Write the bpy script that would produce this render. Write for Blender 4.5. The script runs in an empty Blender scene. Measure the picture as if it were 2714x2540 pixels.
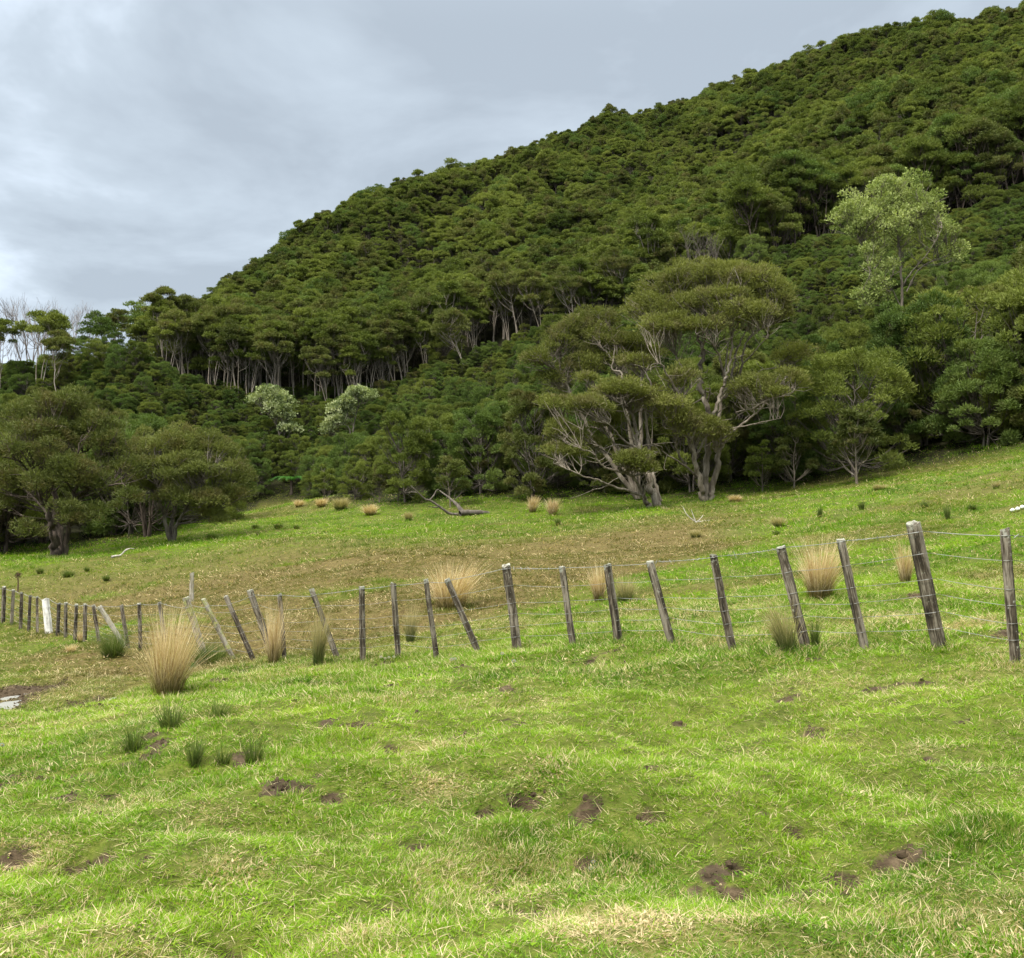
import bpy, math, random
import numpy as np
from mathutils import Vector

# ------------------------------------------------------------------ camera, light, exposure
SC = bpy.context.scene
COL = SC.collection
PW, PH, F = 2714.0, 2540.0, 2912.0
CX, CY = PW / 2, PH / 2
PITCH = math.radians(1.87)
EYE = 1.6
SUN_EL, SUN_AZ = math.radians(52), math.radians(-140)   # azimuth from +Y towards +X

cam = bpy.data.cameras.new("camera")
cam_ob = bpy.data.objects.new("camera", cam)
COL.objects.link(cam_ob)
cam.sensor_fit = 'HORIZONTAL'
cam.sensor_width = 36.0
cam.lens = 36.0 * F / PW
cam.clip_start = 0.05
cam.clip_end = 2000.0
cam_ob.location = (0, 0, EYE)
cam_ob.rotation_euler = (math.pi / 2 + PITCH, 0, 0)
SC.camera = cam_ob
SC.view_settings.view_transform = 'Standard'
SC.view_settings.look = 'None'
SC.view_settings.gamma = 1.0
SC.view_settings.exposure = 1.78
SC.render.engine = 'CYCLES'
SC.cycles.max_bounces = 5
SC.cycles.diffuse_bounces = 3
SC.cycles.glossy_bounces = 2
SC.cycles.transmission_bounces = 3
SC.cycles.transparent_max_bounces = 4

sun = bpy.data.lights.new("sun", 'SUN')
sun.energy = 1.5
sun.angle = math.radians(10)
sun.color = (1.0, 0.96, 0.90)
sun_ob = bpy.data.objects.new("sun", sun)
COL.objects.link(sun_ob)
sd = Vector((math.sin(SUN_AZ) * math.cos(SUN_EL), math.cos(SUN_AZ) * math.cos(SUN_EL), math.sin(SUN_EL)))
sun_ob.rotation_euler = sd.to_track_quat('Z', 'Y').to_euler()
sun_ob.location = sd * 50


def N(nt, kind, **kw):
    n = nt.nodes.new(kind)
    for k, v in kw.items():
        if k in n.inputs.keys() if isinstance(k, str) else False:
            n.inputs[k].default_value = v
        else:
            setattr(n, k, v)
    return n


def math_node(nt, op, a, b=None, c=None, clamp=False):
    n = nt.nodes.new('ShaderNodeMath')
    n.operation = op
    n.use_clamp = clamp
    for i, v in enumerate((a, b, c)):
        if v is None:
            continue
        if hasattr(v, 'links'):
            nt.links.new(v, n.inputs[i])
        else:
            n.inputs[i].default_value = v
    return n.outputs[0]


def ramp(nt, fac, stops, interp='LINEAR'):
    n = nt.nodes.new('ShaderNodeValToRGB')
    n.color_ramp.interpolation = interp
    el = n.color_ramp.elements
    while len(el) < len(stops):
        el.new(0.5)
    for e, (p, c) in zip(el, stops):
        e.position = p
        e.color = (c[0], c[1], c[2], 1.0) if hasattr(c, '__len__') else (c, c, c, 1)
    nt.links.new(fac, n.inputs[0])
    return n.outputs[0]


def mix(nt, fac, a, b, blend='MIX'):
    n = nt.nodes.new('ShaderNodeMix')
    n.data_type = 'RGBA'
    n.blend_type = blend
    n.clamp_factor = True
    for s, v in ((n.inputs[0], fac), (n.inputs[6], a), (n.inputs[7], b)):
        if hasattr(v, 'links'):
            nt.links.new(v, s)
        elif hasattr(v, '__len__'):
            s.default_value = (v[0], v[1], v[2], 1)
        else:
            s.default_value = v
    return n.outputs[2]


def noise(nt, vec, scale, detail=3, rough=0.55, dist=0.0):
    n = nt.nodes.new('ShaderNodeTexNoise')
    n.inputs['Scale'].default_value = scale
    n.inputs['Detail'].default_value = detail
    n.inputs['Roughness'].default_value = rough
    n.inputs['Distortion'].default_value = dist
    if vec is not None:
        nt.links.new(vec, n.inputs['Vector'])
    return n.outputs[0]


def sstepn(nt, v, a, b):
    n = nt.nodes.new('ShaderNodeMapRange')
    n.interpolation_type = 'SMOOTHSTEP'
    n.inputs[1].default_value = a
    n.inputs[2].default_value = b
    nt.links.new(v, n.inputs[0])
    return n.outputs[0]


world = bpy.data.worlds.new("World")
SC.world = world
world.use_nodes = True
wt = world.node_tree
wt.nodes.clear()
wout = wt.nodes.new('ShaderNodeOutputWorld')
skyt = wt.nodes.new('ShaderNodeTexSky')
skyt.sky_type = 'NISHITA'
skyt.sun_disc = False
skyt.sun_elevation = SUN_EL
skyt.sun_rotation = SUN_AZ
bg1 = wt.nodes.new('ShaderNodeBackground')
bg1.inputs[1].default_value = 0.10
wt.links.new(skyt.outputs[0], bg1.inputs[0])
tc = wt.nodes.new('ShaderNodeTexCoord')
sep = wt.nodes.new('ShaderNodeSeparateXYZ')
wt.links.new(tc.outputs['Generated'], sep.inputs[0])
dz = math_node(wt, 'MAXIMUM', sep.outputs[2], 0.0)
den = math_node(wt, 'ADD', dz, 0.22)
cu = math_node(wt, 'DIVIDE', sep.outputs[0], den)
cv = math_node(wt, 'DIVIDE', sep.outputs[1], den)
comb = wt.nodes.new('ShaderNodeCombineXYZ')
wt.links.new(cu, comb.inputs[0])
wt.links.new(cv, comb.inputs[1])
comb.inputs[2].default_value = 1.1
cn = noise(wt, comb.outputs[0], 1.6, 6, 0.56, 0.3)
cn2 = noise(wt, comb.outputs[0], 0.5, 2, 0.5, 0.0)
cs = math_node(wt, 'ADD', math_node(wt, 'MULTIPLY', cn, 0.72), math_node(wt, 'MULTIPLY', cn2, 0.28))
ccol = ramp(wt, cs, [(0.36, (0.77, 0.84, 0.93)), (0.44, (0.61, 0.69, 0.78)), (0.51, (0.445, 0.51, 0.575)), (0.60, (0.35, 0.402, 0.457))])
# an overcast sky is brightest overhead
zen = math_node(wt, 'MULTIPLY_ADD', sstepn(wt, dz, .40, .85), 3.7, 1.0)
bg2 = wt.nodes.new('ShaderNodeBackground')
ccol = mix(wt, math_node(wt, 'MULTIPLY', sstepn(wt, dz, .42, .75), .85), ccol, (.62, .61, .55))
wt.links.new(ccol, bg2.inputs[0])
wt.links.new(math_node(wt, 'MULTIPLY', zen, 0.41), bg2.inputs[1])
mixs = wt.nodes.new('ShaderNodeMixShader')
cover = ramp(wt, cs, [(0.30, 0.80), (0.48, 0.96)])
wt.links.new(cover, mixs.inputs[0])
wt.links.new(bg1.outputs[0], mixs.inputs[1])
wt.links.new(bg2.outputs[0], mixs.inputs[2])
wt.links.new(mixs.outputs[0], wout.inputs[0])

# ------------------------------------------------------------------ geometry of the photograph
cp, sp = math.cos(PITCH), math.sin(PITCH)


def ray(px, py):
    a, b = (px - CX) / F, (CY - py) / F
    return np.array([a, cp - b * sp, sp + b * cp])


def P(px, py, d):
    """world point on the ray through a photo pixel, d metres ahead"""
    r = ray(px, py)
    return np.array([0, 0, EYE]) + r * (d / r[1])


def to_px(p):
    x, y, z = p[0], p[1], p[2] - EYE
    f = y * cp + z * sp
    u = -y * sp + z * cp
    return CX + F * x / f, CY - F * u / f


def _hash(ix, iy, seed):
    h = (ix.astype(np.int64) * 374761393 + iy.astype(np.int64) * 668265263 + seed * 1274126177) & 0xffffffff
    h = ((h ^ (h >> 13)) * 1274126177) & 0xffffffff
    h = h ^ (h >> 16)
    return (h & 0xffff) / 65535.0


def vnoise(x, y, seed=0):
    ix, iy = np.floor(x), np.floor(y)
    fx, fy = x - ix, y - iy
    fx = fx * fx * fx * (fx * (fx * 6 - 15) + 10)
    fy = fy * fy * fy * (fy * (fy * 6 - 15) + 10)
    a = _hash(ix, iy, seed)
    b = _hash(ix + 1, iy, seed)
    c = _hash(ix, iy + 1, seed)
    d = _hash(ix + 1, iy + 1, seed)
    return (a * (1 - fx) + b * fx) * (1 - fy) + (c * (1 - fx) + d * fx) * fy


def fbm(x, y, seed=0, octs=4):
    s, a, t = 0.0, 1.0, 0.0
    for o in range(octs):
        s = s + a * vnoise(x * 2 ** o + 17.3 * o, y * 2 ** o - 9.1 * o, seed + o)
        t += a
        a *= 0.5
    return s / t


def sstep(a, b, x):
    t = np.clip((x - a) / (b - a), 0, 1)
    return t * t * (3 - 2 * t)


# fence posts: top px, base px, distance, width px, kind
POSTS = [
    (2663, 1402, 2692, 1748, 9.2, 25, 'sawn'), (2419, 1387, 2491, 1739, 9.9, 38, 'round'),
    (2227, 1430, 2293, 1738, 10.5, 23, 'sawn'), (2068, 1449, 2138, 1744, 11.0, 23, 'sawn'),
    (1892, 1471, 1945, 1735, 11.7, 20, 'sawn'), (1723, 1488, 1782, 1733, 12.3, 18, 'sawn'),
    (1610, 1495, 1640, 1736, 12.8, 19, 'sawn'), (1488, 1502, 1519, 1748, 13.4, 16, 'sawn'),
    (1342, 1498, 1373, 1747, 14.1, 25, 'round'), (1183, 1535, 1269, 1747, 14.6, 15, 'sawn'),
    (1129, 1535, 1159, 1746, 15.0, 13, 'sawn'), (1043, 1546, 1056, 1743, 15.6, 15, 'sawn'),
    (958, 1555, 962, 1752, 16.2, 14, 'sawn'), (826, 1561, 897, 1750, 16.9, 13, 'sawn'),
    (742, 1575, 754, 1751, 17.7, 13, 'sawn'), (662, 1564, 724, 1735, 18.4, 17, 'round'),
    (600, 1580, 674, 1740, 18.8, 12, 'sawn'), (538, 1588, 620, 1751, 19.3, 12, 'moss'),
    (492, 1584, 549, 1752, 19.8, 19, 'mossround'), (423, 1597, 442, 1735, 21.4, 10, 'sawn'),
    (369, 1599, 373, 1730, 22.7, 10, 'sawn'), (322, 1604, 340, 1722, 23.8, 9, 'sawn'),
    (263, 1607, 334, 1724, 24.4, 13, 'paleround'), (247, 1604, 263, 1715, 25.5, 8, 'sawn'),
    (226, 1602, 225, 1709, 26.4, 9, 'sawn'), (203, 1602, 199, 1701, 27.4, 9, 'sawn'),
    (175, 1597, 173, 1697, 28.4, 9, 'sawn'), (157, 1599, 153, 1690, 29.3, 8, 'dark'),
    (122, 1588, 131, 1685, 30.2, 16, 'white'), (98, 1581, 99, 1676, 31.0, 7, 'sawn'),
    (81, 1578, 76, 1671, 31.8, 8, 'dark'), (57, 1571, 54, 1669, 32.6, 8, 'sawn'),
    (35, 1563, 30, 1660, 33.4, 8, 'sawn'), (11, 1555, 7, 1651, 34.2, 9, 'sawn'),
    (-14, 1546, -18, 1642, 35.1, 9, 'sawn'),
]

# ------------------------------------------------------------------ terrain
RIDGE = [(-600, 880, 98), (-300, 890, 98), (0, 900, 97), (160, 890, 98), (270, 850, 108), (389, 778, 128), (573, 703, 155), (764, 614, 180), (983, 505, 203),
         (1160, 450, 214), (1310, 396, 224), (1502, 334, 234), (1706, 273, 242), (1911, 218, 245), (2080, 185, 235),
         (2238, 109, 205), (2348, 75, 195), (2498, 41, 186), (2714, -8, 178), (3000, -70, 172), (3400, -120, 168)]
BOUND = [(380, 962, 100), (437, 985, 103), (546, 1017, 104), (640, 1037, 104), (780, 1040, 104), (874, 1044, 104),
         (1010, 1024, 104), (1160, 965, 104), (1300, 928, 103), (1390, 865, 103), (1515, 795, 103), (1700, 735, 103),
         (1884, 669, 102), (1980, 600, 102), (2040, 570, 103), (2184, 535, 106), (2321, 532, 107), (2470, 495, 108),
         (2566, 455, 108), (2714, 380, 108), (3000, 300, 108), (3400, 250, 108)]
BOUND = [(px, py + np.interp(px, [900, 1500, 2300], [52, 88, 125]), d) for px, py, d in BOUND]
TREELINE = [(-600, 1500, 50), (-100, 1480, 52), (100, 1470, 57), (450, 1420, 60), (560, 1385, 66), (690, 1335, 84), (780, 1320, 84), (830, 1330, 72),
            (1000, 1345, 64), (1250, 1335, 62), (1500, 1330, 61), (1750, 1322, 60), (1900, 1312, 60), (2200, 1285, 58),
            (2450, 1245, 57), (2714, 1190, 56), (3000, 1120, 55), (3400, 1050, 54)]
GROUND = [  # photo px, py, distance
    (1357, 2540, 4.0), (0, 2540, 4.25), (2714, 2540, 3.9), (1357, 2100, 6.6), (1357, 1850, 10.2), (2600, 2100, 6.2), (2650, 1850, 8.1),
    (2000, 1850, 9.3), (700, 1900, 10.5), (700, 2200, 6.0), (300, 2200, 6.2), (100, 2000, 9.2), (100, 1900, 13.3), (60, 1835, 16.5), (230, 1865, 14.5),
    (100, 1760, 21.5), (430, 1850, 14.0), (1350, 1640, 20), (1350, 1520, 29), (1350, 1410, 45), (1735, 1350, 54), (1865, 1330, 56),
    (2650, 1600, 13.3), (2650, 1450, 22), (2650, 1330, 33), (2650, 1230, 48), (2000, 1600, 16), (2000, 1430, 33), (2100, 1330, 48),
    (100, 1480, 52), (300, 1560, 40), (700, 1560, 31), (700, 1450, 45), (1000, 1390, 57), (700, 1375, 68), (10, 1560, 41), (700, 1660, 22),
    (1000, 1650, 20.5), (1000, 1500, 33)]
pts = []
for g in GROUND:
    pts.append(P(*g))
for t in POSTS[::3]:
    pts.append(P(t[2], t[3], t[4]))
for px, py, d in TREELINE:
    pts.append(P(px, py, d))
for px, py, d in BOUND:
    pts.append(P(px, py, d))
RI = {}
for px, py, d in RIDGE:
    p = P(px, py, d)
    p[2] -= 4.5 if px < 300 else 6.5
    pts.append(p)
    q = p.copy()
    q[:2] *= 1.35
    q[2] -= 16 if px > 300 else 5
    pts.append(q)
    RI[px] = [len(pts) - 2, len(pts) - 1]
MI = {}
for px in (500, 800, 1100, 1400, 1700, 2000, 2300, 2600, 3000):
    b = np.array([np.interp(px, [r[0] for r in BOUND], [r[k] for r in BOUND]) for k in (1, 2)])
    r = np.array([np.interp(px, [r[0] for r in RIDGE], [r[k] for r in RIDGE]) for k in (1, 2)])
    A, B = P(px, b[0], b[1]), P(px, r[0], r[1])
    B[2] -= 6.2
    m = (A + B) / 2
    m[2] += .5
    pts.append(m)
    MI[px] = len(pts) - 1
for x, y, z in [(0, 0, 0), (0, -8, 0.1), (-10, -5, -.3), (10, -5, .35), (0, -40, .4), (-30, 2, -1.7), (30, 2, 2.6), (-40, 30, -2.0), (45, 25, 8), (-90, -40, -2), (90, -40, 6),
                (-9, 6, -.5), (8, 6, .4)]:
    pts.append(np.array([x, y, z], float))
C = np.array(pts)
S = 50.0


def _phi(r2):
    return 0.5 * r2 * np.log(r2 + 1e-12)


cxy = C[:, :2] / S
n = len(C)
K = _phi(((cxy[:, None] - cxy[None]) ** 2).sum(-1)) + np.eye(n) * 1e-5
Q = np.hstack([np.ones((n, 1)), cxy])
M = np.zeros((n + 3, n + 3))
M[:n, :n] = K
M[:n, n:] = Q
M[n:, :n] = Q.T


def tps(x, y):
    x = np.asarray(x, float)
    y = np.asarray(y, float)
    sh = x.shape
    q = np.stack([x.ravel(), y.ravel()], 1) / S
    out = np.empty(len(q))
    for i in range(0, len(q), 20000):
        k = q[i:i + 20000]
        r2 = ((k[:, None] - cxy[None]) ** 2).sum(-1)
        out[i:i + 20000] = _phi(r2) @ sol[:n] + sol[n] + k @ sol[n + 1:]
    return out.reshape(sh)


for it in range(6):     # settle the ridge so that the canopy, not the soil, meets the skyline of the photograph
    sol = np.linalg.solve(M, np.concatenate([C[:, 2], np.zeros(3)]))
    if it == 5:
        break
    corr = []
    for px, py, d in RIDGE:
        dd = np.linspace(70 if px < 300 else 110, d + 9, 60)
        r_ = ray(px, py)
        r_ = r_ / r_[1]
        top = tps(r_[0] * dd, dd) + (4.5 if px < 300 else np.interp(px, [300, 560, 900], [8.0, 6.4, 5.0]))
        e = np.max((top - EYE) / dd) - r_[2]
        corr.append(e)
        for k in RI[px]:
            C[k, 2] -= e * d * .8
    for px, k in MI.items():
        C[k, 2] -= np.interp(px, [r[0] for r in RIDGE], corr) * C[k, 1] * .55

BUMPS = []   # x, y, radius, height


def height(x, y):
    x = np.asarray(x, float)
    y = np.asarray(y, float)
    h = tps(x, y)
    dist = np.hypot(x, y)
    near = 1 - sstep(18, 60, dist)
    mid = 1 - sstep(45, 75, dist)
    h = h + (fbm(x / 2.6, y / 2.6, 3, 3) - .5) * 0.30 * mid + (fbm(x / .55, y / .55, 8, 3) - .5) * 0.19 * near \
        + (fbm(x / .17, y / .17, 18, 2) - .5) * 0.035 * near + (fbm(x / 14, y / 14, 5, 3) - .5) * 2.0 * sstep(70, 110, dist)
    h = h + np.abs(fbm(x / .09, y / .09, 19, 2) - .5) * .05 * near * sstep(.5, .62, fbm(x / .6, y / .6, 53, 2))
    for bx, by, br, bh, ry in BUMPS:
        h = h + bh * np.exp(-((x - bx) / br) ** 2 - ((y - by) / ry) ** 2)
    return h


def hit(px, py, dmin=2.5, dmax=120):
    """where the ray of a photo pixel meets the terrain"""
    r = ray(px, py)
    r = r / r[1]
    d = np.geomspace(dmin, dmax, 700)
    z = EYE + r[2] * d
    g = height(r[0] * d, d)
    b = np.nonzero(z < g)[0]
    k = b[0] if len(b) else int(np.argmin(z - g))
    if k == 0:
        dd = d[0]
    else:
        a0, a1 = z[k - 1] - g[k - 1], z[k] - g[k]
        dd = d[k - 1] + (d[k] - d[k - 1]) * a0 / (a0 - a1 + 1e-9) if a0 > 0 > a1 else d[k]
    x = r[0] * dd
    return np.array([x, dd, float(height(np.array([x]), np.array([dd]))[0])])


def gz(x, y):
    return float(height(np.array([x]), np.array([y]))[0])


# bare soil scrapes and hoof pits: px, py, half width px, depth
SOIL = [(1410, 2120, 45, .10), (1375, 2145, 30, .08), (1290, 2155, 28, .08), (1555, 2140, 40, .08), (1065, 2025, 50, .09), (1040, 2018, 30, .05),
        (1560, 2245, 40, .05), (1405, 2390, 60, .10), (1365, 2385, 30, .06), (1450, 2350, 30, .09), (1550, 2400, 40, .07), (1640, 2400, 60, .08),
        (1970, 2330, 60, .13), (2090, 2300, 40, .08), (2250, 2285, 70, .08), (2390, 2265, 80, .05), (2460, 2215, 35, .06), (1960, 2250, 40, .07),
        (2110, 2215, 30, .08), (250, 2275, 50, .07), (190, 2305, 45, .08), (380, 2270, 35, .05), (50, 2040, 26, .05), (290, 2100, 35, .05),
        (60, 2260, 60, .06), (1050, 2390, 40, .05), (1180, 2510, 40, .06), (620, 2525, 60, .08), (420, 2420, 35, .05), (880, 2130, 35, .05),
        (2040, 2120, 35, .05), (2010, 2145, 28, .05), (950, 1960, 45, .05), (1840, 2010, 30, .04), (1730, 2170, 35, .05), (1320, 2310, 40, .05), (1095, 2215, 40, .05)]
for px, py, w, dep in SOIL:
    h_ = hit(px, py, dmax=20)
    BUMPS.append((h_[0], h_[1], w / F * h_[1] * 1.0, -dep * 1.3, w / F * h_[1] * 1.15))
NSOIL = len(BUMPS)
WATER_SPOTS = [(70, 1812, .34, .75), (28, 1850, .28, .55), (245, 1862, .26, .85), (16, 1876, .14, .3), (318, 1838, .18, .4), (78, 1728, .16, .6)]
WPOS = []
for px, py, rx_, ry_ in WATER_SPOTS:
    h_ = hit(px, py, dmax=60)
    WPOS.append((h_[0], h_[1], rx_, ry_))
    BUMPS.append((h_[0], h_[1], rx_ * 1.3, -.15, ry_ * 1.3))
# a rounded bank left of the middle, with the boggy hollow beside it
for px, py, rr_, hh_ in ((700, 1960, 1.7, .20), (480, 1930, .9, .10), (260, 1960, 1.3, -.14), (1430, 2250, .8, -.12), (1980, 2330, .6, -.10), (1150, 2050, .9, .08), (1750, 2150, 1.0, .08)):
    h_ = hit(px, py, dmax=30)
    BUMPS.append((h_[0], h_[1], rr_, hh_, rr_))

DRY = [(1650, 2440, 230, .85), (1500, 2450, 150, .7), (1900, 2440, 150, .5), (1150, 2080, 110, .6), (1120, 1990, 140, .5), (60, 2290, 120, .7), (1420, 2040, 120, .45),
       (2330, 1640, 160, .6), (2600, 1650, 160, .65), (2100, 1660, 200, .45), (2450, 1990, 150, .35), (1000, 1850, 160, .45), (1100, 1840, 120, .5), (600, 1880, 120, .3), (2200, 1830, 250, .35),
       (560, 2160, 120, .5), (250, 2140, 100, .4), (600, 2300, 130, .5), (950, 2480, 150, .5), (350, 2520, 200, .45), (2100, 2420, 120, .4), (2560, 2480, 150, .3), (1950, 1700, 150, .4),
       (420, 1850, 90, .35), (800, 1860, 120, .35)]
LUSH = [(800, 1990, 130), (1640, 2290, 150), (1450, 2240, 110), (1480, 2060, 160), (600, 2320, 120), (900, 1800, 300), (1450, 1660, 180), (1300, 1610, 130), (120, 1680, 90), (620, 1780, 120), (2550, 2200, 130)]


def blobs(lst):
    out = []
    for t in lst:
        h_ = hit(t[0], t[1], dmax=60)
        rx = t[2] / F * h_[1]
        out.append((h_[0], h_[1], rx, max(rx * .8, .25), t[3] if len(t) > 3 else 1.0))
    return out


DRYB, LUSHB = blobs(DRY), blobs(LUSH)


def fields(x, y):
    dist = np.hypot(x, y)
    px = CX + F * x / np.maximum(y, .5)
    dry = 0.09 + .38 * sstep(.50, .72, fbm(x / 1.1 + 5, y / 1.1, 31, 4)) * .7
    for bx, by, rx, ry, a in DRYB:
        g = np.exp(-((x - bx) / rx) ** 2 - ((y - by) / ry) ** 2)
        dry = np.maximum(dry, a * g * (0.5 + fbm(x / .5, y / .5, 36, 2)))
    dry = dry * (1 - .65 * sstep(15, 24, dist))
    lush = sstep(.52, .75, fbm(x / 1.9, y / 1.9, 44, 4)) * .6
    for bx, by, rx, ry, a in LUSHB:
        lush = np.maximum(lush, np.exp(-((x - bx) / rx) ** 2 - ((y - by) / ry) ** 2) * .9)
    soil = sstep(.70, .82, fbm(x / .45, y / .45, 52, 3)) * .8 * (1 - sstep(14, 22, dist))
    for bx, by, br, bh, ry in BUMPS[:NSOIL]:
        soil = np.maximum(soil, np.exp(-((x - bx) / br) ** 2 - ((y - by) / ry) ** 2) * 2.2 * (fbm(x / .09, y / .09, 57, 3) - .02))
    for wx, wy, wrx, wry in WPOS[:4]:
        soil = np.maximum(soil, np.exp(-((x - wx) / (wrx * 1.7)) ** 2 - ((y - wy) / (wry * 1.5)) ** 2) * (.75 + .6 * fbm(x / .3, y / .5, 58, 3)))
    # reddish low weed cover of the paddock hollow
    band = sstep(13, 19, y + 5 * (fbm(x / 5, y / 5, 61, 2) - .5)) * (1 - sstep(36, 52, y + 9 * (fbm(x / 7, y / 7, 63, 2) - .5)))
    brown = band * (1 - sstep(-150, 150, px - 1250 - np.clip(y - 18, -4, 14) * 55 + 300 * (fbm(x / 4, y / 4, 65, 2) - .5))) * sstep(.16, .36, fbm(x / 3.5, y / 3.5, 67, 4)) * sstep(-300, 250, px + 200 * (fbm(x / 4, y / 4, 69, 2) - .5))
    left = np.exp(-((x - WPOS[0][0] - .2) / 1.0) ** 2 - ((y - WPOS[0][1] + .4) / 2.6) ** 2)
    brown = np.maximum(brown, np.minimum(left * 1.2, 1) * .95)
    brown = np.maximum(brown, .55 * sstep(.55, .7, fbm(x / 4.5, y / 3, 71, 3)) * sstep(14, 20, dist))
    tint = np.clip(0.35 + 1.3 * (fbm(x / 1.5, y / 1.5, 75, 3) - .5) + .5 * (fbm(x / .3, y / .3, 77, 2) - .5), 0, 1)
    return dict(dry=np.clip(dry, 0, 1), lush=np.clip(lush, 0, 1), soil=np.clip(soil, 0, 1), brown=np.clip(brown, 0, 1), tint=tint)


def treeline_d(px):
    return np.interp(px, [t[0] for t in TREELINE], [t[2] for t in TREELINE])


def bound_d(px):
    return np.where(px < 375, 400.0, np.interp(px, [t[0] for t in BOUND], [t[2] for t in BOUND]))


def ridge_d(px):
    return np.interp(px, [t[0] for t in RIDGE], [t[2] for t in RIDGE])


# ------------------------------------------------------------------ mesh helpers
def make_mesh(name, V, faces, mats, attrs=None, smooth=False, matidx=None):
    me = bpy.data.meshes.new(name)
    V = np.asarray(V, np.float32)
    if not isinstance(faces, list):
        faces = [faces]
    faces = [np.asarray(f, np.int32) for f in faces if len(f)]
    me.vertices.add(len(V))
    me.vertices.foreach_set('co', V.ravel())
    if faces:
        lv = np.concatenate([f.ravel() for f in faces])
        tot = np.concatenate([np.full(len(f), f.shape[1], np.int32) for f in faces])
        st = np.concatenate([[0], np.cumsum(tot)[:-1]]).astype(np.int32)
        me.loops.add(len(lv))
        me.loops.foreach_set('vertex_index', lv)
        me.polygons.add(len(tot))
        me.polygons.foreach_set('loop_start', st)
        me.polygons.foreach_set('loop_total', tot)
        if matidx is not None:
            me.polygons.foreach_set('material_index', np.asarray(matidx, np.int32))
        me.polygons.foreach_set('use_smooth', np.full(len(tot), smooth))
    for m in (mats if isinstance(mats, (list, tuple)) else [mats]):
        me.materials.append(m)
    for k, v in (attrs or {}).items():
        v = np.asarray(v)
        if v.ndim == 2:
            a = me.attributes.new(k, 'FLOAT_VECTOR', 'POINT')
            a.data.foreach_set('vector', v.astype(np.float32).ravel())
        elif v.dtype.kind == 'i':
            a = me.attributes.new(k, 'INT', 'POINT')
            a.data.foreach_set('value', v.astype(np.int32))
        else:
            a = me.attributes.new(k, 'FLOAT', 'POINT')
            a.data.foreach_set('value', v.astype(np.float32))
    me.update(calc_edges=True)
    return me


def link(name, me, parent=None, loc=(0, 0, 0), rotz=0.0):
    o = bpy.data.objects.new(name, me)
    COL.objects.link(o)
    o.location = loc
    o.rotation_euler = (0, 0, rotz)
    if parent is not None:
        o.parent = parent
    return o


def tag(o, label, cat, group=None):
    o['label'] = label
    o['category'] = cat
    if group:
        o['group'] = group
    return o


def empty(name, loc, label, cat, group=None, rotz=0.0, scale=1.0):
    o = bpy.data.objects.new(name, None)
    o.empty_display_size = 0.2
    COL.objects.link(o)
    o.location = loc
    o.rotation_euler = (0, 0, rotz)
    o.scale = (scale,) * 3 if not hasattr(scale, '__len__') else scale
    if label:
        tag(o, label, cat, group)
    return o


class Acc:
    def __init__(s):
        s.V, s.F, s.A, s.n = [], [], [], 0

    def add(s, V, Fc, a=None):
        V = np.asarray(V, float)
        s.V.append(V)
        s.F.append(np.asarray(Fc) + s.n)
        s.A.append(np.zeros(len(V)) if a is None else np.broadcast_to(a, (len(V),)))
        s.n += len(V)

    def arrays(s):
        return np.concatenate(s.V), [np.concatenate([f for f in s.F if f.shape[1] == k]) for k in sorted({f.shape[1] for f in s.F})], np.concatenate(s.A)


def tube(path, rad, sides=6, cap=True, rough=0.0, rng=None):
    path = np.asarray(path, float)
    m = len(path)
    rad = np.broadcast_to(np.asarray(rad, float), (m,))
    t = np.gradient(path, axis=0)
    t /= np.linalg.norm(t, axis=1, keepdims=True) + 1e-9
    ref = np.array([0.3, 1.0, 0.1]) if abs(t[0][1]) < .8 else np.array([1.0, 0.2, 0.1])
    u = np.cross(t, ref)
    u /= np.linalg.norm(u, axis=1, keepdims=True) + 1e-9
    w = np.cross(t, u)
    an = np.linspace(0, 2 * np.pi, sides, endpoint=False)
    k = np.ones((m, sides))
    if rough and rng is not None:
        k = 1 + rough * rng.normal(size=(m, sides))
    V = path[:, None] + (rad[:, None] * k)[:, :, None] * (np.cos(an)[None, :, None] * u[:, None] + np.sin(an)[None, :, None] * w[:, None])
    V = V.reshape(-1, 3)
    i = np.arange(m - 1)[:, None] * sides
    j = np.arange(sides)[None]
    j2 = (j + 1) % sides
    Fq = np.stack([i + j, i + j2, i + sides + j2, i + sides + j], -1).reshape(-1, 4)
    return V, Fq


def spline(p, k=4):
    """Catmull-Rom resample"""
    p = np.asarray(p, float)
    q = np.vstack([2 * p[0] - p[1], p, 2 * p[-1] - p[-2]])
    out = []
    for i in range(1, len(q) - 2):
        for t in np.linspace(0, 1, k, endpoint=False):
            a, b, c, d = q[i - 1], q[i], q[i + 1], q[i + 2]
            out.append(.5 * (2 * b + (c - a) * t + (2 * a - 5 * b + 4 * c - d) * t * t + (3 * b - a - 3 * c + d) * t ** 3))
    out.append(p[-1])
    return np.array(out)


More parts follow.
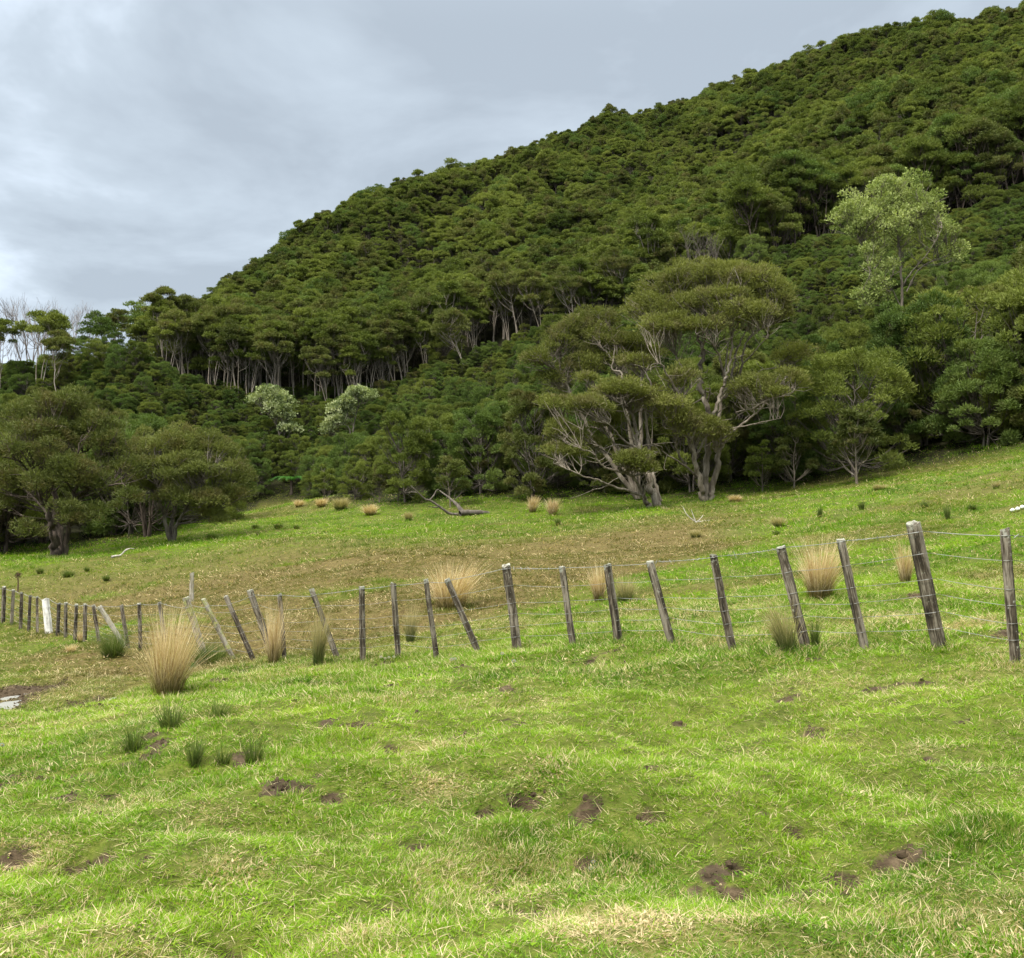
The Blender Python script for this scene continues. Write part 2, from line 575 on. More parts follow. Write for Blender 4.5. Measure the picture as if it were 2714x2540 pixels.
def sprays(rng, cen, nrm, L, W, jit=.5, up=.45):
    """one diamond leaf spray per point: cen (n,3), nrm outward (n,3)"""
    m = len(cen)
    d = nrm * np.array([1, 1, .7]) + np.array([0, 0, up]) + rng.normal(size=(m, 3)) * jit
    d /= np.linalg.norm(d, axis=1, keepdims=True) + 1e-9
    nn = nrm + np.array([0, 0, .35]) + rng.normal(size=(m, 3)) * .45
    s = np.cross(d, nn)
    s /= np.linalg.norm(s, axis=1, keepdims=True) + 1e-9
    l = (L * rng.uniform(.6, 1.4, m))[:, None]
    w = (W * rng.uniform(.6, 1.4, m))[:, None]
    nv = np.cross(s, d)
    a = cen - d * l * .45
    b = cen + s * w * .5 + nv * l * .08
    c = cen + d * l * .55
    e = cen - s * w * .5 + nv * l * .08
    V = np.stack([a, b, c, e], 1).reshape(-1, 3)
    Fq = np.arange(4 * m).reshape(-1, 4)
    return V, Fq


def clump_sprays(rng, c, a, flat, num, L, W, low=-.35, jit=.5):
    u = rng.normal(size=(num, 3))
    u /= np.linalg.norm(u, axis=1, keepdims=True)
    neg = u[:, 2] < low
    u[neg, 2] *= -1
    rr = np.where(rng.random(num) < .75, rng.uniform(.78, 1.08, num), rng.uniform(.3, .9, num))
    lump = 1 + .22 * np.sin(u[:, 0] * 5 + c[0] * 3) * np.cos(u[:, 1] * 5 + c[1] * 2)
    p = c + (a * rr * lump)[:, None] * u * np.array([1, 1, flat])
    return sprays(rng, p, u, L, W, jit)


def gen_tree(seed, H, R, mode, stems, K, num, L, W, flat=.5, cb=.55, lean=0.0, r0=None, sides=6, dome=.35, ca=(.26, .44), up=.45):
    rng = np.random.default_rng(seed)
    T, Cn = Acc(), Acc()
    r0 = r0 or H * .014
    sp_ = []
    for i in range(stems):
        az = 2 * np.pi * (i + rng.uniform(0, .7)) / stems
        sprd = R * (.15 if stems == 1 else rng.uniform(.25, .5))
        top = np.array([np.cos(az) * sprd + lean * H, np.sin(az) * sprd, H * rng.uniform(.74, .88)])
        b = np.array([np.cos(az), np.sin(az), 0]) * (r0 * .9 if stems > 1 else 0)
        m = 7
        t = np.linspace(0, 1, m)[:, None]
        path = b + (top - b) * np.hstack([t ** 1.25, t ** 1.25, t])
        path[1:, :2] += np.cumsum(rng.normal(size=(m - 1, 2)) * H * .011, 0)
        rad = r0 * (1 - .8 * t[:, 0]) * (1 if stems == 1 else .75)
        rad[0] *= 1.5
        path[0, 2] -= .25
        T.add(*tube(path, rad, sides))
        sp_.append(path)
    cl = []
    for k in range(K):
        az = rng.uniform(0, 2 * np.pi)
        a = R * rng.uniform(*ca)
        if mode == 'umbrella':
            rr = (R - a * .6) * math.sqrt(rng.random())
            zt = H * (1 - dome * (rr / R) ** 2) - a * flat
            z = zt - (rng.random() ** 2.2) * H * (1 - cb)
        elif mode == 'dome':
            rr = (R - a * .6) * math.sqrt(rng.random())
            zt = H - (H * (1 - cb)) * (rr / R) ** 2 - a * flat
            z = zt - (rng.random() ** 1.7) * H * .25
        else:  # bush: clothed from the ground up
            zz = rng.random() ** .8
            prof = math.sqrt(max(0.05, 1 - abs(zz * 1.25 - .45) ** 2.2))
            rr = max(0, R * prof - a * .55) * rng.uniform(.7, 1.0)
            z = H * (.06 + .9 * zz) - a * flat * .5
        c = np.array([np.cos(az) * rr + lean * z, np.sin(az) * rr, max(z, a * flat * .6)])
        cl.append((c, a))
    tot = sum(a * a for c, a in cl)
    for k, (c, a) in enumerate(cl):
        st = min(sp_, key=lambda p: np.hypot(*(p[-2, :2] - c[:2])))
        dist = np.hypot(*(st[-2, :2] - c[:2]))
        za = np.clip(c[2] - dist * rng.uniform(.6, 1.3) - .08 * H, .12 * H, st[-1, 2])
        a0 = np.array([np.interp(za, st[:, 2], st[:, j]) for j in range(3)])
        mid = (a0 + c) / 2 + np.array([*(rng.normal(size=2) * H * .02), -.04 * H + rng.normal() * .02 * H])
        rb = r0 * rng.uniform(.22, .4)
        T.add(*tube(spline([a0, mid, c], 3), np.linspace(rb, rb * .35, 7), 4))
        for _ in range(2):
            e = c + np.array([*(rng.normal(size=2) * a * .55), a * flat * rng.uniform(-.2, .6)])
            T.add(*tube([mid, (mid + e) / 2 + rng.normal(size=3) * a * .1, e], [rb * .5, rb * .35, rb * .15], 3))
        m = max(8, int(num * a * a / tot))
        V, Fq = clump_sprays(rng, c, a, flat, m, L, W)
        Cn.add(V, Fq, np.clip(np.repeat(rng.random(m) * .5, 4) + rng.random() * .5, 0, 1))
    return T, Cn


# ------------------------------------------------------------------ materials
def new_mat(name):
    m = bpy.data.materials.new(name)
    m.use_nodes = True
    nt = m.node_tree
    nt.nodes.clear()
    out = nt.nodes.new('ShaderNodeOutputMaterial')
    return m, nt, out


def leafy_shader(nt, col, out, trans=.3, gloss=.010, rough=.5):
    d = nt.nodes.new('ShaderNodeBsdfDiffuse')
    t = nt.nodes.new('ShaderNodeBsdfTranslucent')
    nt.links.new(col, d.inputs[0])
    tcol = mix(nt, 1.0, col, (1.15, 1.2, .6), 'MULTIPLY')
    nt.links.new(tcol, t.inputs[0])
    m1 = nt.nodes.new('ShaderNodeMixShader')
    m1.inputs[0].default_value = trans
    nt.links.new(d.outputs[0], m1.inputs[1])
    nt.links.new(t.outputs[0], m1.inputs[2])
    g = nt.nodes.new('ShaderNodeBsdfGlossy')
    g.inputs['Roughness'].default_value = rough
    m2 = nt.nodes.new('ShaderNodeMixShader')
    m2.inputs[0].default_value = gloss
    nt.links.new(m1.outputs[0], m2.inputs[1])
    nt.links.new(g.outputs[0], m2.inputs[2])
    nt.links.new(m2.outputs[0], out.inputs[0])


def attr(nt, name, typ='GEOMETRY'):
    a = nt.nodes.new('ShaderNodeAttribute')
    a.attribute_name = name
    a.attribute_type = typ
    return a.outputs['Fac']


def leaf_mat(name, dark, mid_, light, brown, bfrac=.12, var=.35, trans=.28):
    if trans == .28:
        dark, mid_, light, brown = (tuple(v * q for v in c_) for c_, q in ((dark, 1.05), (mid_, 1.2), (light, 1.3), (brown, 1.15)))
    m, nt, out = new_mat(name)
    rnd = attr(nt, 'rnd')
    geo = nt.nodes.new('ShaderNodeNewGeometry')
    oi = nt.nodes.new('ShaderNodeObjectInfo')
    big = noise(nt, geo.outputs['Position'], .16, 3, .6)
    f = math_node(nt, 'ADD', math_node(nt, 'MULTIPLY', rnd, .55), math_node(nt, 'MULTIPLY', oi.outputs['Random'], var))
    f = math_node(nt, 'ADD', f, math_node(nt, 'MULTIPLY_ADD', big, .8, -.36))
    f = math_node(nt, 'ADD', f, math_node(nt, 'MULTIPLY_ADD', noise(nt, geo.outputs['Position'], .045, 3, .6), 1.0, -.5))
    c = ramp(nt, f, [(.05, dark), (.45, mid_), (.95, light)])
    fine = noise(nt, geo.outputs['Position'], .9, 3, .6)
    bm = ramp(nt, math_node(nt, 'ADD', fine, math_node(nt, 'MULTIPLY', rnd, .12)), [(.68 - bfrac, 0.0), (.80 - bfrac, 1.0)])
    c = mix(nt, math_node(nt, 'MULTIPLY', bm, .75), c, brown)
    leafy_shader(nt, c, out, trans)
    return m


M_LEAF = leaf_mat("kanuka_leaf", (.042, .062, .013), (.094, .119, .024), (.162, .183, .041), (.080, .084, .024), .04)
M_OLIVE = leaf_mat("olive_leaf", (.040, .053, .013), (.080, .095, .025), (.132, .144, .040), (.105, .088, .036), .10)
M_DEEP = leaf_mat("deep_green_leaf", (.036, .062, .014), (.075, .113, .026), (.134, .171, .043), (.068, .072, .022), .05)
M_HERO = leaf_mat("grey_olive_leaf", (.056, .068, .016), (.104, .116, .027), (.160, .168, .045), (.130, .112, .055), .10)
M_PALE = leaf_mat("pale_silver_leaf", (.07, .11, .02), (.27, .32, .10), (.50, .53, .24), (.12, .13, .05), .08, .1, .3)
M_FLOWER = leaf_mat("cream_flower_spray", (.08, .12, .03), (.34, .38, .19), (.64, .64, .42), (.06, .10, .03), .12, .1, .3)
M_FERN = leaf_mat("fern_frond", (.02, .07, .012), (.04, .12, .02), (.08, .18, .04), (.05, .09, .02), .02)


def bark_mat(name, a, b, c, scale=6):
    m, nt, out = new_mat(name)
    tcn = nt.nodes.new('ShaderNodeTexCoord')
    mp = nt.nodes.new('ShaderNodeMapping')
    mp.inputs['Scale'].default_value = (1, 1, .18)
    nt.links.new(tcn.outputs['Object'], mp.inputs[0])
    n1 = noise(nt, mp.outputs[0], scale, 5, .65)
    n2 = noise(nt, tcn.outputs['Object'], 1.3, 3, .6)
    col = ramp(nt, n1, [(.32, a), (.52, b), (.70, c)])
    col = mix(nt, ramp(nt, n2, [(.45, 0.0), (.7, .55)]), col, a)
    bs = nt.nodes.new('ShaderNodeBsdfPrincipled')
    bs.inputs['Roughness'].default_value = .9
    bs.inputs['Specular IOR Level'].default_value = .15
    nt.links.new(col, bs.inputs['Base Color'])
    bp = nt.nodes.new('ShaderNodeBump')
    bp.inputs['Strength'].default_value = .6
    bp.inputs['Distance'].default_value = .03
    nt.links.new(n1, bp.inputs['Height'])
    nt.links.new(bp.outputs[0], bs.inputs['Normal'])
    nt.links.new(bs.outputs[0], out.inputs[0])
    return m


M_BARK = bark_mat("pale_grey_bark", (.080, .064, .048), (.175, .147, .113), (.31, .275, .22))
M_BARKS = bark_mat("silvery_stem_bark", (.13, .105, .08), (.27, .23, .18), (.44, .40, .34))
M_BARKD = bark_mat("dark_brown_bark", (.030, .023, .018), (.075, .058, .045), (.15, .12, .095))
M_BARKM = bark_mat("grey_brown_bark", (.05, .042, .034), (.115, .098, .08), (.21, .185, .155))
M_DEAD = bark_mat("bleached_dead_wood", (.20, .18, .15), (.38, .35, .30), (.56, .53, .47))
M_TWIG = bark_mat("pale_bare_twigs", (.17, .155, .15), (.24, .22, .215), (.32, .30, .295))


def blade_mat(name, greens, straws, gradient=False, base=None, sat_t=.35):
    """greens: dark, mid, light; straws: two. rnd per blade, tip along blade; dry / tint / lush / brown per instance or per blade"""
    m, nt, out = new_mat(name)
    rnd = attr(nt, 'rnd')
    tip = attr(nt, 'tip')
    if gradient:
        oi = nt.nodes.new('ShaderNodeObjectInfo')
        c = ramp(nt, rnd, [(0.0, greens[0]), (.5, greens[1]), (1.0, greens[2])])
        low = ramp(nt, rnd, [(0, base[0]), (1, base[1])])
        c = mix(nt, ramp(nt, tip, [(gradient[0], 0.0), (gradient[1], 1.0)]), low, c)
    else:
        dry, tint, lush, brn = (attr(nt, k, 'INSTANCER') for k in ('dry', 'tint', 'lush', 'brown'))
        f = math_node(nt, 'ADD', math_node(nt, 'MULTIPLY', rnd, .45), math_node(nt, 'MULTIPLY', tint, .6))
        f = math_node(nt, 'SUBTRACT', f, math_node(nt, 'MULTIPLY', lush, .12))
        c = ramp(nt, f, [(.05, greens[0]), (.45, greens[1]), (.95, greens[2])])
        rnd2 = math_node(nt, 'FRACT', math_node(nt, 'MULTIPLY', rnd, 37.7))
        bc = ramp(nt, rnd2, [(.0, (.055, .034, .014)), (.4, (.10, .066, .026)), (.7, (.15, .115, .045)), (1.0, (.075, .105, .020))])
        c = mix(nt, math_node(nt, 'MULTIPLY', brn, .85), c, bc)
        sc_ = ramp(nt, rnd2, [(0, straws[0]), (1, straws[1])])
        isdry = math_node(nt, 'LESS_THAN', math_node(nt, 'FRACT', math_node(nt, 'MULTIPLY', rnd, 11.3)), dry)
        c = mix(nt, isdry, c, sc_)
    leafy_shader(nt, c, out, sat_t, .012, .5)
    return m


M_GRASS = blade_mat("pasture_grass_blade", ((.040, .100, .006), (.132, .250, .010), (.268, .388, .019)), ((.32, .23, .10), (.66, .55, .34)))
M_RUSH = blade_mat("tan_rush_blade", ((.32, .21, .095), (.52, .39, .22), (.76, .65, .47)), None, (.06, .45), ((.060, .080, .016), (.20, .14, .045)))
M_RUSHMIX = blade_mat("straw_green_rush_blade", ((.22, .20, .085), (.36, .30, .15), (.46, .38, .22)), None, (.12, .75), ((.045, .085, .018), (.10, .13, .03)))
M_RUSHG = blade_mat("green_rush_blade", ((.05, .085, .018), (.085, .125, .026), (.17, .19, .06)), None, (.0, .5), ((.035, .05, .014), (.07, .08, .022)))


def ground_material():
    m, nt, out = new_mat("pasture_ground")
    geo = nt.nodes.new('ShaderNodeNewGeometry')
    pos = geo.outputs['Position']
    soil, brn, dry, wood = (attr(nt, k) for k in ('soil', 'brown', 'dry', 'wood'))
    n1 = noise(nt, pos, 1.7, 5, .65)
    n2 = noise(nt, pos, 9.0, 5, .7)
    n3 = noise(nt, pos, 38.0, 3, .7)
    g = ramp(nt, math_node(nt, 'ADD', math_node(nt, 'MULTIPLY', n1, .5), math_node(nt, 'MULTIPLY', n2, .5)),
             [(.34, (.035, .045, .008)), (.5, (.070, .090, .013)), (.66, (.120, .140, .022))])
    straw = ramp(nt, n2, [(.35, (.17, .12, .05)), (.7, (.36, .29, .15))])
    g = mix(nt, math_node(nt, 'MULTIPLY', ramp(nt, n3, [(.42, 0.0), (.62, 1.0)]), dry), g, straw)
    b = ramp(nt, math_node(nt, 'ADD', math_node(nt, 'MULTIPLY', n2, .6), math_node(nt, 'MULTIPLY', n3, .4)),
             [(.36, (.060, .036, .016)), (.52, (.115, .078, .032)), (.66, (.185, .150, .060))])
    c = mix(nt, math_node(nt, 'MULTIPLY', brn, .8), g, b)
    s = ramp(nt, n2, [(.3, (.026, .019, .011)), (.55, (.062, .044, .026)), (.75, (.135, .10, .060))])
    c = mix(nt, ramp(nt, math_node(nt, 'ADD', soil, math_node(nt, 'MULTIPLY_ADD', n3, .5, -.25)), [(.3, 0.0), (.55, 1.0)]), c, s)
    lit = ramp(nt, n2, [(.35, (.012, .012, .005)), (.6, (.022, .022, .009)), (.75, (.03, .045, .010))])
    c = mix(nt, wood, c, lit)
    bs = nt.nodes.new('ShaderNodeBsdfPrincipled')
    bs.inputs['Roughness'].default_value = .95
    bs.inputs['Specular IOR Level'].default_value = .1
    nt.links.new(c, bs.inputs['Base Color'])
    bp = nt.nodes.new('ShaderNodeBump')
    bp.inputs['Strength'].default_value = .7
    bp.inputs['Distance'].default_value = .04
    nt.links.new(math_node(nt, 'ADD', n2, math_node(nt, 'MULTIPLY', n3, .5)), bp.inputs['Height'])
    nt.links.new(bp.outputs[0], bs.inputs['Normal'])
    nt.links.new(bs.outputs[0], out.inputs[0])
    return m


M_GROUND = ground_material()


def wood_mat(name, dark, mid_, light, moss=0.0, lichen=0.0):
    m, nt, out = new_mat(name)
    tcn = nt.nodes.new('ShaderNodeTexCoord')
    oi = nt.nodes.new('ShaderNodeObjectInfo')
    off = nt.nodes.new('ShaderNodeVectorMath')
    off.operation = 'ADD'
    cmb = nt.nodes.new('ShaderNodeCombineXYZ')
    r10 = math_node(nt, 'MULTIPLY', oi.outputs['Random'], 40.0)
    for i in range(3):
        nt.links.new(r10, cmb.inputs[i])
    nt.links.new(tcn.outputs['Object'], off.inputs[0])
    nt.links.new(cmb.outputs[0], off.inputs[1])
    mp = nt.nodes.new('ShaderNodeMapping')
    mp.inputs['Scale'].default_value = (1, 1, .07)
    nt.links.new(off.outputs[0], mp.inputs[0])
    grain = noise(nt, mp.outputs[0], 55, 5, .7)
    mp2 = nt.nodes.new('ShaderNodeMapping')
    mp2.inputs['Scale'].default_value = (1, 1, .16)
    nt.links.new(off.outputs[0], mp2.inputs[0])
    patch = noise(nt, mp2.outputs[0], 14, 4, .65)
    c = ramp(nt, math_node(nt, 'ADD', math_node(nt, 'MULTIPLY', grain, .45), math_node(nt, 'MULTIPLY', patch, .55)),
             [(.40, dark), (.48, mid_), (.58, light)])
    crack = ramp(nt, grain, [(.30, 1.0), (.40, 0.0)])
    c = mix(nt, crack, c, (.018, .014, .010))
    if lichen:
        ln = noise(nt, off.outputs[0], 22, 4, .65)
        sepz = nt.nodes.new('ShaderNodeSeparateXYZ')
        nt.links.new(tcn.outputs['Generated'], sepz.inputs[0])
        zt = math_node(nt, 'MULTIPLY', math_node(nt, 'POWER', sepz.outputs[2], 22.0), .30)
        c = mix(nt, math_node(nt, 'MULTIPLY', ramp(nt, math_node(nt, 'ADD', ln, zt), [(.62, 0.0), (.74, 1.0)]), lichen), c, (.33, .33, .27))
    if moss:
        mn = noise(nt, off.outputs[0], 9, 4, .6)
        c = mix(nt, math_node(nt, 'MULTIPLY', ramp(nt, mn, [(.48, 0.0), (.60, 1.0)]), moss), c, (.24, .25, .075))
    bs = nt.nodes.new('ShaderNodeBsdfPrincipled')
    bs.inputs['Roughness'].default_value = .88
    bs.inputs['Specular IOR Level'].default_value = .2
    nt.links.new(c, bs.inputs['Base Color'])
    bp = nt.nodes.new('ShaderNodeBump')
    bp.inputs['Strength'].default_value = .9
    bp.inputs['Distance'].default_value = .012
    nt.links.new(grain, bp.inputs['Height'])
    nt.links.new(bp.outputs[0], bs.inputs['Normal'])
    nt.links.new(bs.outputs[0], out.inputs[0])
    return m


M_POST = wood_mat("weathered_timber", (.018, .014, .009), (.060, .047, .031), (.22, .19, .145), 0, .8)
M_POSTD = wood_mat("dark_wet_timber", (.012, .010, .008), (.035, .028, .022), (.09, .075, .06), 0, .4)
M_POSTM = wood_mat("mossy_timber", (.07, .06, .04), (.17, .145, .105), (.32, .29, .235), .9, .8)
M_POSTP = wood_mat("pale_timber", (.13, .115, .085), (.25, .225, .175), (.38, .35, .29), .25, .9)
M_POSTW = wood_mat("bleached_timber", (.42, .40, .36), (.60, .58, .53), (.72, .70, .66), 0, .3)


def simple_mat(name, col, rough=.6, metal=0.0, spec=.4):
    m, nt, out = new_mat(name)
    bs = nt.nodes.new('ShaderNodeBsdfPrincipled')
    tcn = nt.nodes.new('ShaderNodeTexCoord')
    nn = noise(nt, tcn.outputs['Object'], 18, 3, .6)
    c = mix(nt, nn, tuple(v * .75 for v in col), tuple(min(1, v * 1.2) for v in col))
    nt.links.new(c, bs.inputs['Base Color'])
    bs.inputs['Roughness'].default_value = rough
    bs.inputs['Metallic'].default_value = metal
    bs.inputs['Specular IOR Level'].default_value = spec
    nt.links.new(bs.outputs[0], out.inputs[0])
    return m


M_WIRE = simple_mat("galvanised_wire", (.30, .30, .28), .55, .3)
M_SOIL = simple_mat("crumbled_soil", (.060, .043, .026), .95, 0, .1)
M_WHITE = simple_mat("white_petal", (.78, .78, .74), .7)
M_YELLOW = simple_mat("yellow_flower_centre", (.65, .45, .03), .7)
M_STEM = simple_mat("green_stem", (.08, .16, .03), .7)
M_STONE = simple_mat("white_stone", (.72, .72, .69), .8)
M_BROWNSTEM = simple_mat("dead_brown_stem", (.085, .05, .028), .9)


def water_mat():
    m, nt, out = new_mat("muddy_water")
    geo = nt.nodes.new('ShaderNodeNewGeometry')
    bs = nt.nodes.new('ShaderNodeBsdfPrincipled')
    bs.inputs['Base Color'].default_value = (.34, .34, .32, 1)
    bs.inputs['Roughness'].default_value = .06
    bs.inputs['IOR'].default_value = 1.33
    bs.inputs['Specular IOR Level'].default_value = .9
    bp = nt.nodes.new('ShaderNodeBump')
    bp.inputs['Strength'].default_value = .12
    bp.inputs['Distance'].default_value = .02
    nt.links.new(noise(nt, geo.outputs['Position'], 9, 2, .5), bp.inputs['Height'])
    nt.links.new(bp.outputs[0], bs.inputs['Normal'])
    nt.links.new(bs.outputs[0], out.inputs[0])
    return m


M_WATER = water_mat()

# ------------------------------------------------------------------ ground sheet
ys = np.concatenate([np.arange(-45, 2.0, 1.2), np.arange(2.0, 12, .045), np.geomspace(12, 60, 260), np.geomspace(60.5, 345, 150)])
us = np.sinh(np.linspace(-1.9, 1.9, 420)) / math.sinh(1.9)
X = np.empty((len(ys), len(us)))
for i, y in enumerate(ys):
    hw = 14 + .95 * max(y, 0) if y > 2 else 45
    X[i] = us * hw if y > 2 else us * 60
Y = np.repeat(ys[:, None], len(us), 1)
Z = height(X, Y)
fl = fields(X.ravel(), Y.ravel())
pxg = CX + F * X.ravel() / np.maximum(Y.ravel(), .5)
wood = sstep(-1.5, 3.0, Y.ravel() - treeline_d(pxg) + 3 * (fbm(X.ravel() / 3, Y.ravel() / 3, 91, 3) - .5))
nx = len(us)
ii = (np.arange(len(ys) - 1)[:, None] * nx + np.arange(nx - 1)[None]).ravel()
Fg = np.stack([ii, ii + 1, ii + nx + 1, ii + nx], 1)
gm = make_mesh("ground", np.stack([X.ravel(), Y.ravel(), Z.ravel()], 1), Fg, M_GROUND,
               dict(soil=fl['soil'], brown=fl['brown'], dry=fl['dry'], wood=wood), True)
g_ob = link("ground", gm)
g_ob['kind'] = 'structure'
g_ob['label'] = 'grassy paddock rising into a steep hillside'

# puddles of the boggy hollow
for i, (wx, wy, wrx, wry) in enumerate(WPOS):
    rng = np.random.default_rng(70 + i)
    an = np.linspace(0, 2 * np.pi, 40, endpoint=False)
    rr = .95 * (1 + .25 * np.sin(an * 3 + i) + .12 * np.sin(an * 7 + 2 * i))
    q = np.stack([np.cos(an) * rr * wrx, np.sin(an) * rr * wry, np.zeros(40)], 1)
    V = np.vstack([[[0, 0, 0]], q])
    tri = np.stack([np.zeros(40, int), 1 + np.arange(40), 1 + (np.arange(40) + 1) % 40], 1)
    w = link("water", make_mesh("water", V, tri, M_WATER), None, (wx, wy, float(np.percentile(height(wx + q[:, 0] * 1.02, wy + q[:, 1] * 1.02), 12)) + .015))
    w['kind'] = 'structure'
    w['label'] = 'shallow muddy puddle in the boggy hollow'


# ------------------------------------------------------------------ scatter by geometry nodes (only for uncountable stuff)
def scatter(name, pos, sources, idx, rot, scl, attrs=None):
    me = make_mesh(name, pos, [], [], dict(idx=np.asarray(idx, np.int32), rot=rot, scl=scl, **(attrs or {})))
    o = link(name, me)
    ng = bpy.data.node_groups.new(name + "_nodes", 'GeometryNodeTree')
    ng.interface.new_socket('Geometry', in_out='INPUT', socket_type='NodeSocketGeometry')
    ng.interface.new_socket('Geometry', in_out='OUTPUT', socket_type='NodeSocketGeometry')
    gi, go = ng.nodes.new('NodeGroupInput'), ng.nodes.new('NodeGroupOutput')

    def named(nm, typ):
        a = ng.nodes.new('GeometryNodeInputNamedAttribute')
        a.data_type = typ
        a.inputs[0].default_value = nm
        return a.outputs[0]
    ai, ar, asx = named('idx', 'INT'), named('rot', 'FLOAT_VECTOR'), named('scl', 'FLOAT_VECTOR')
    e2r = ng.nodes.new('FunctionNodeEulerToRotation')
    ng.links.new(ar, e2r.inputs[0])
    join = ng.nodes.new('GeometryNodeJoinGeometry')
    for k, s in enumerate(sources):
        oi = ng.nodes.new('GeometryNodeObjectInfo')
        oi.inputs['Object'].default_value = s
        oi.inputs['As Instance'].default_value = True
        cm = ng.nodes.new('FunctionNodeCompare')
        cm.data_type = 'INT'
        cm.operation = 'EQUAL'
        ng.links.new(ai, cm.inputs['A'] if cm.inputs['A'].type == 'INT' else cm.inputs[2])
        cm.inputs[3].default_value = k
        ip = ng.nodes.new('GeometryNodeInstanceOnPoints')
        ng.links.new(gi.outputs[0], ip.inputs['Points'])
        ng.links.new(cm.outputs[0], ip.inputs['Selection'])
        ng.links.new(oi.outputs['Geometry'], ip.inputs['Instance'])
        ng.links.new(e2r.outputs[0], ip.inputs['Rotation'])
        ng.links.new(asx, ip.inputs['Scale'])
        ng.links.new(ip.outputs[0], join.inputs[0])
    ng.links.new(join.outputs[0], go.inputs[0])
    md = o.modifiers.new("scatter", 'NODES')
    md.node_group = ng
    o['kind'] = 'stuff'
    return o


def blades(rng, num, base_r, hgt, lean, width, segs=3, droop=.5, flat_lo=.0, lean_dir=(0, 0)):
    """curved tapering blades; returns V, F, rnd, tip"""
    az = rng.uniform(0, 2 * np.pi, num)
    rr = base_r * np.sqrt(rng.random(num))
    b = np.stack([np.cos(az) * rr, np.sin(az) * rr, np.full(num, -.01)], 1)
    a2 = az + rng.normal(size=num) * .8
    h = hgt * rng.uniform(.55, 1.15, num)
    ln = lean * rng.uniform(.3, 1.3, num) * (.4 + rr / max(base_r, 1e-4)) + flat_lo
    out = np.stack([np.cos(a2) * ln + lean_dir[0], np.sin(a2) * ln + lean_dir[1], np.zeros(num)], 1)
    side = np.stack([-np.sin(a2 + rng.normal(size=num) * .9), np.cos(a2 + rng.normal(size=num) * .9), np.zeros(num)], 1)
    rows = []
    tipv = []
    for s in range(segs + 1):
        t = s / segs
        p = b + out * (h[:, None]) * (t ** 1.6) + np.array([0, 0, 1]) * (h * (t - droop * .35 * np.clip(ln, 0, 1.5) * t * t))[:, None]
        w = width * rng.uniform(.8, 1.2, num) * (1 - t ** 1.7 * .93) * .5
        rows.append(np.stack([p - side * w[:, None], p + side * w[:, None]], 1))
        tipv.append(np.full((num, 2), t))
    V = np.stack(rows, 1).reshape(-1, 3)          # blade, seg, 2
    tv = np.stack(tipv, 1).reshape(-1)
    k = 2 * (segs + 1)
    base_i = np.arange(num)[:, None] * k
    s = np.arange(segs)[None] * 2
    Fq = np.stack([base_i + s, base_i + s + 1, base_i + s + 3, base_i + s + 2], -1).reshape(-1, 4)
    rnd = np.repeat(rng.random(num), k)
    return V, Fq, rnd, tv


# ------------------------------------------------------------------ pasture grass
SRC = []
for v in range(5):       # ordinary tufts
    rng = np.random.default_rng(100 + v)
    V, Fq, r_, t_ = blades(rng, 16, .055, .062, .95, .0050, 3, .7)
    SRC.append(bpy.data.objects.new("grass_tuft", make_mesh("grass_tuft", V, Fq, M_GRASS, dict(rnd=r_, tip=t_))))
for v in range(2):       # lying thatch
    rng = np.random.default_rng(120 + v)
    V, Fq, r_, t_ = blades(rng, 9, .06, .050, 1.9, .0042, 3, .9, .6)
    SRC.append(bpy.data.objects.new("lying_grass", make_mesh("lying_grass", V, Fq, M_GRASS, dict(rnd=r_, tip=t_))))
for v in range(2):       # low broad leaves (clover, weeds)
    rng = np.random.default_rng(130 + v)
    V, Fq, r_, t_ = blades(rng, 12, .05, .028, 1.2, .018, 2, .4)
    SRC.append(bpy.data.objects.new("clover_leaf", make_mesh("clover_leaf", V, Fq, M_GRASS, dict(rnd=r_, tip=t_))))
for v in range(2):       # coarse tufts used farther away
    rng = np.random.default_rng(140 + v)
    V, Fq, r_, t_ = blades(rng, 13, .15, .085, .9, .014, 2, .6)
    SRC.append(bpy.data.objects.new("coarse_tuft", make_mesh("coarse_tuft", V, Fq, M_GRASS, dict(rnd=r_, tip=t_))))


def sample_wedge(rng, y0, y1, dens, margin):
    m = int(dens * (.94 * (y1 * y1 - y0 * y0) / 2 + 2 * margin * (y1 - y0)))
    y = np.sqrt(rng.uniform(y0 * y0, y1 * y1, m))
    hw = .47 * y + margin
    return rng.uniform(-1, 1, m) * hw, y


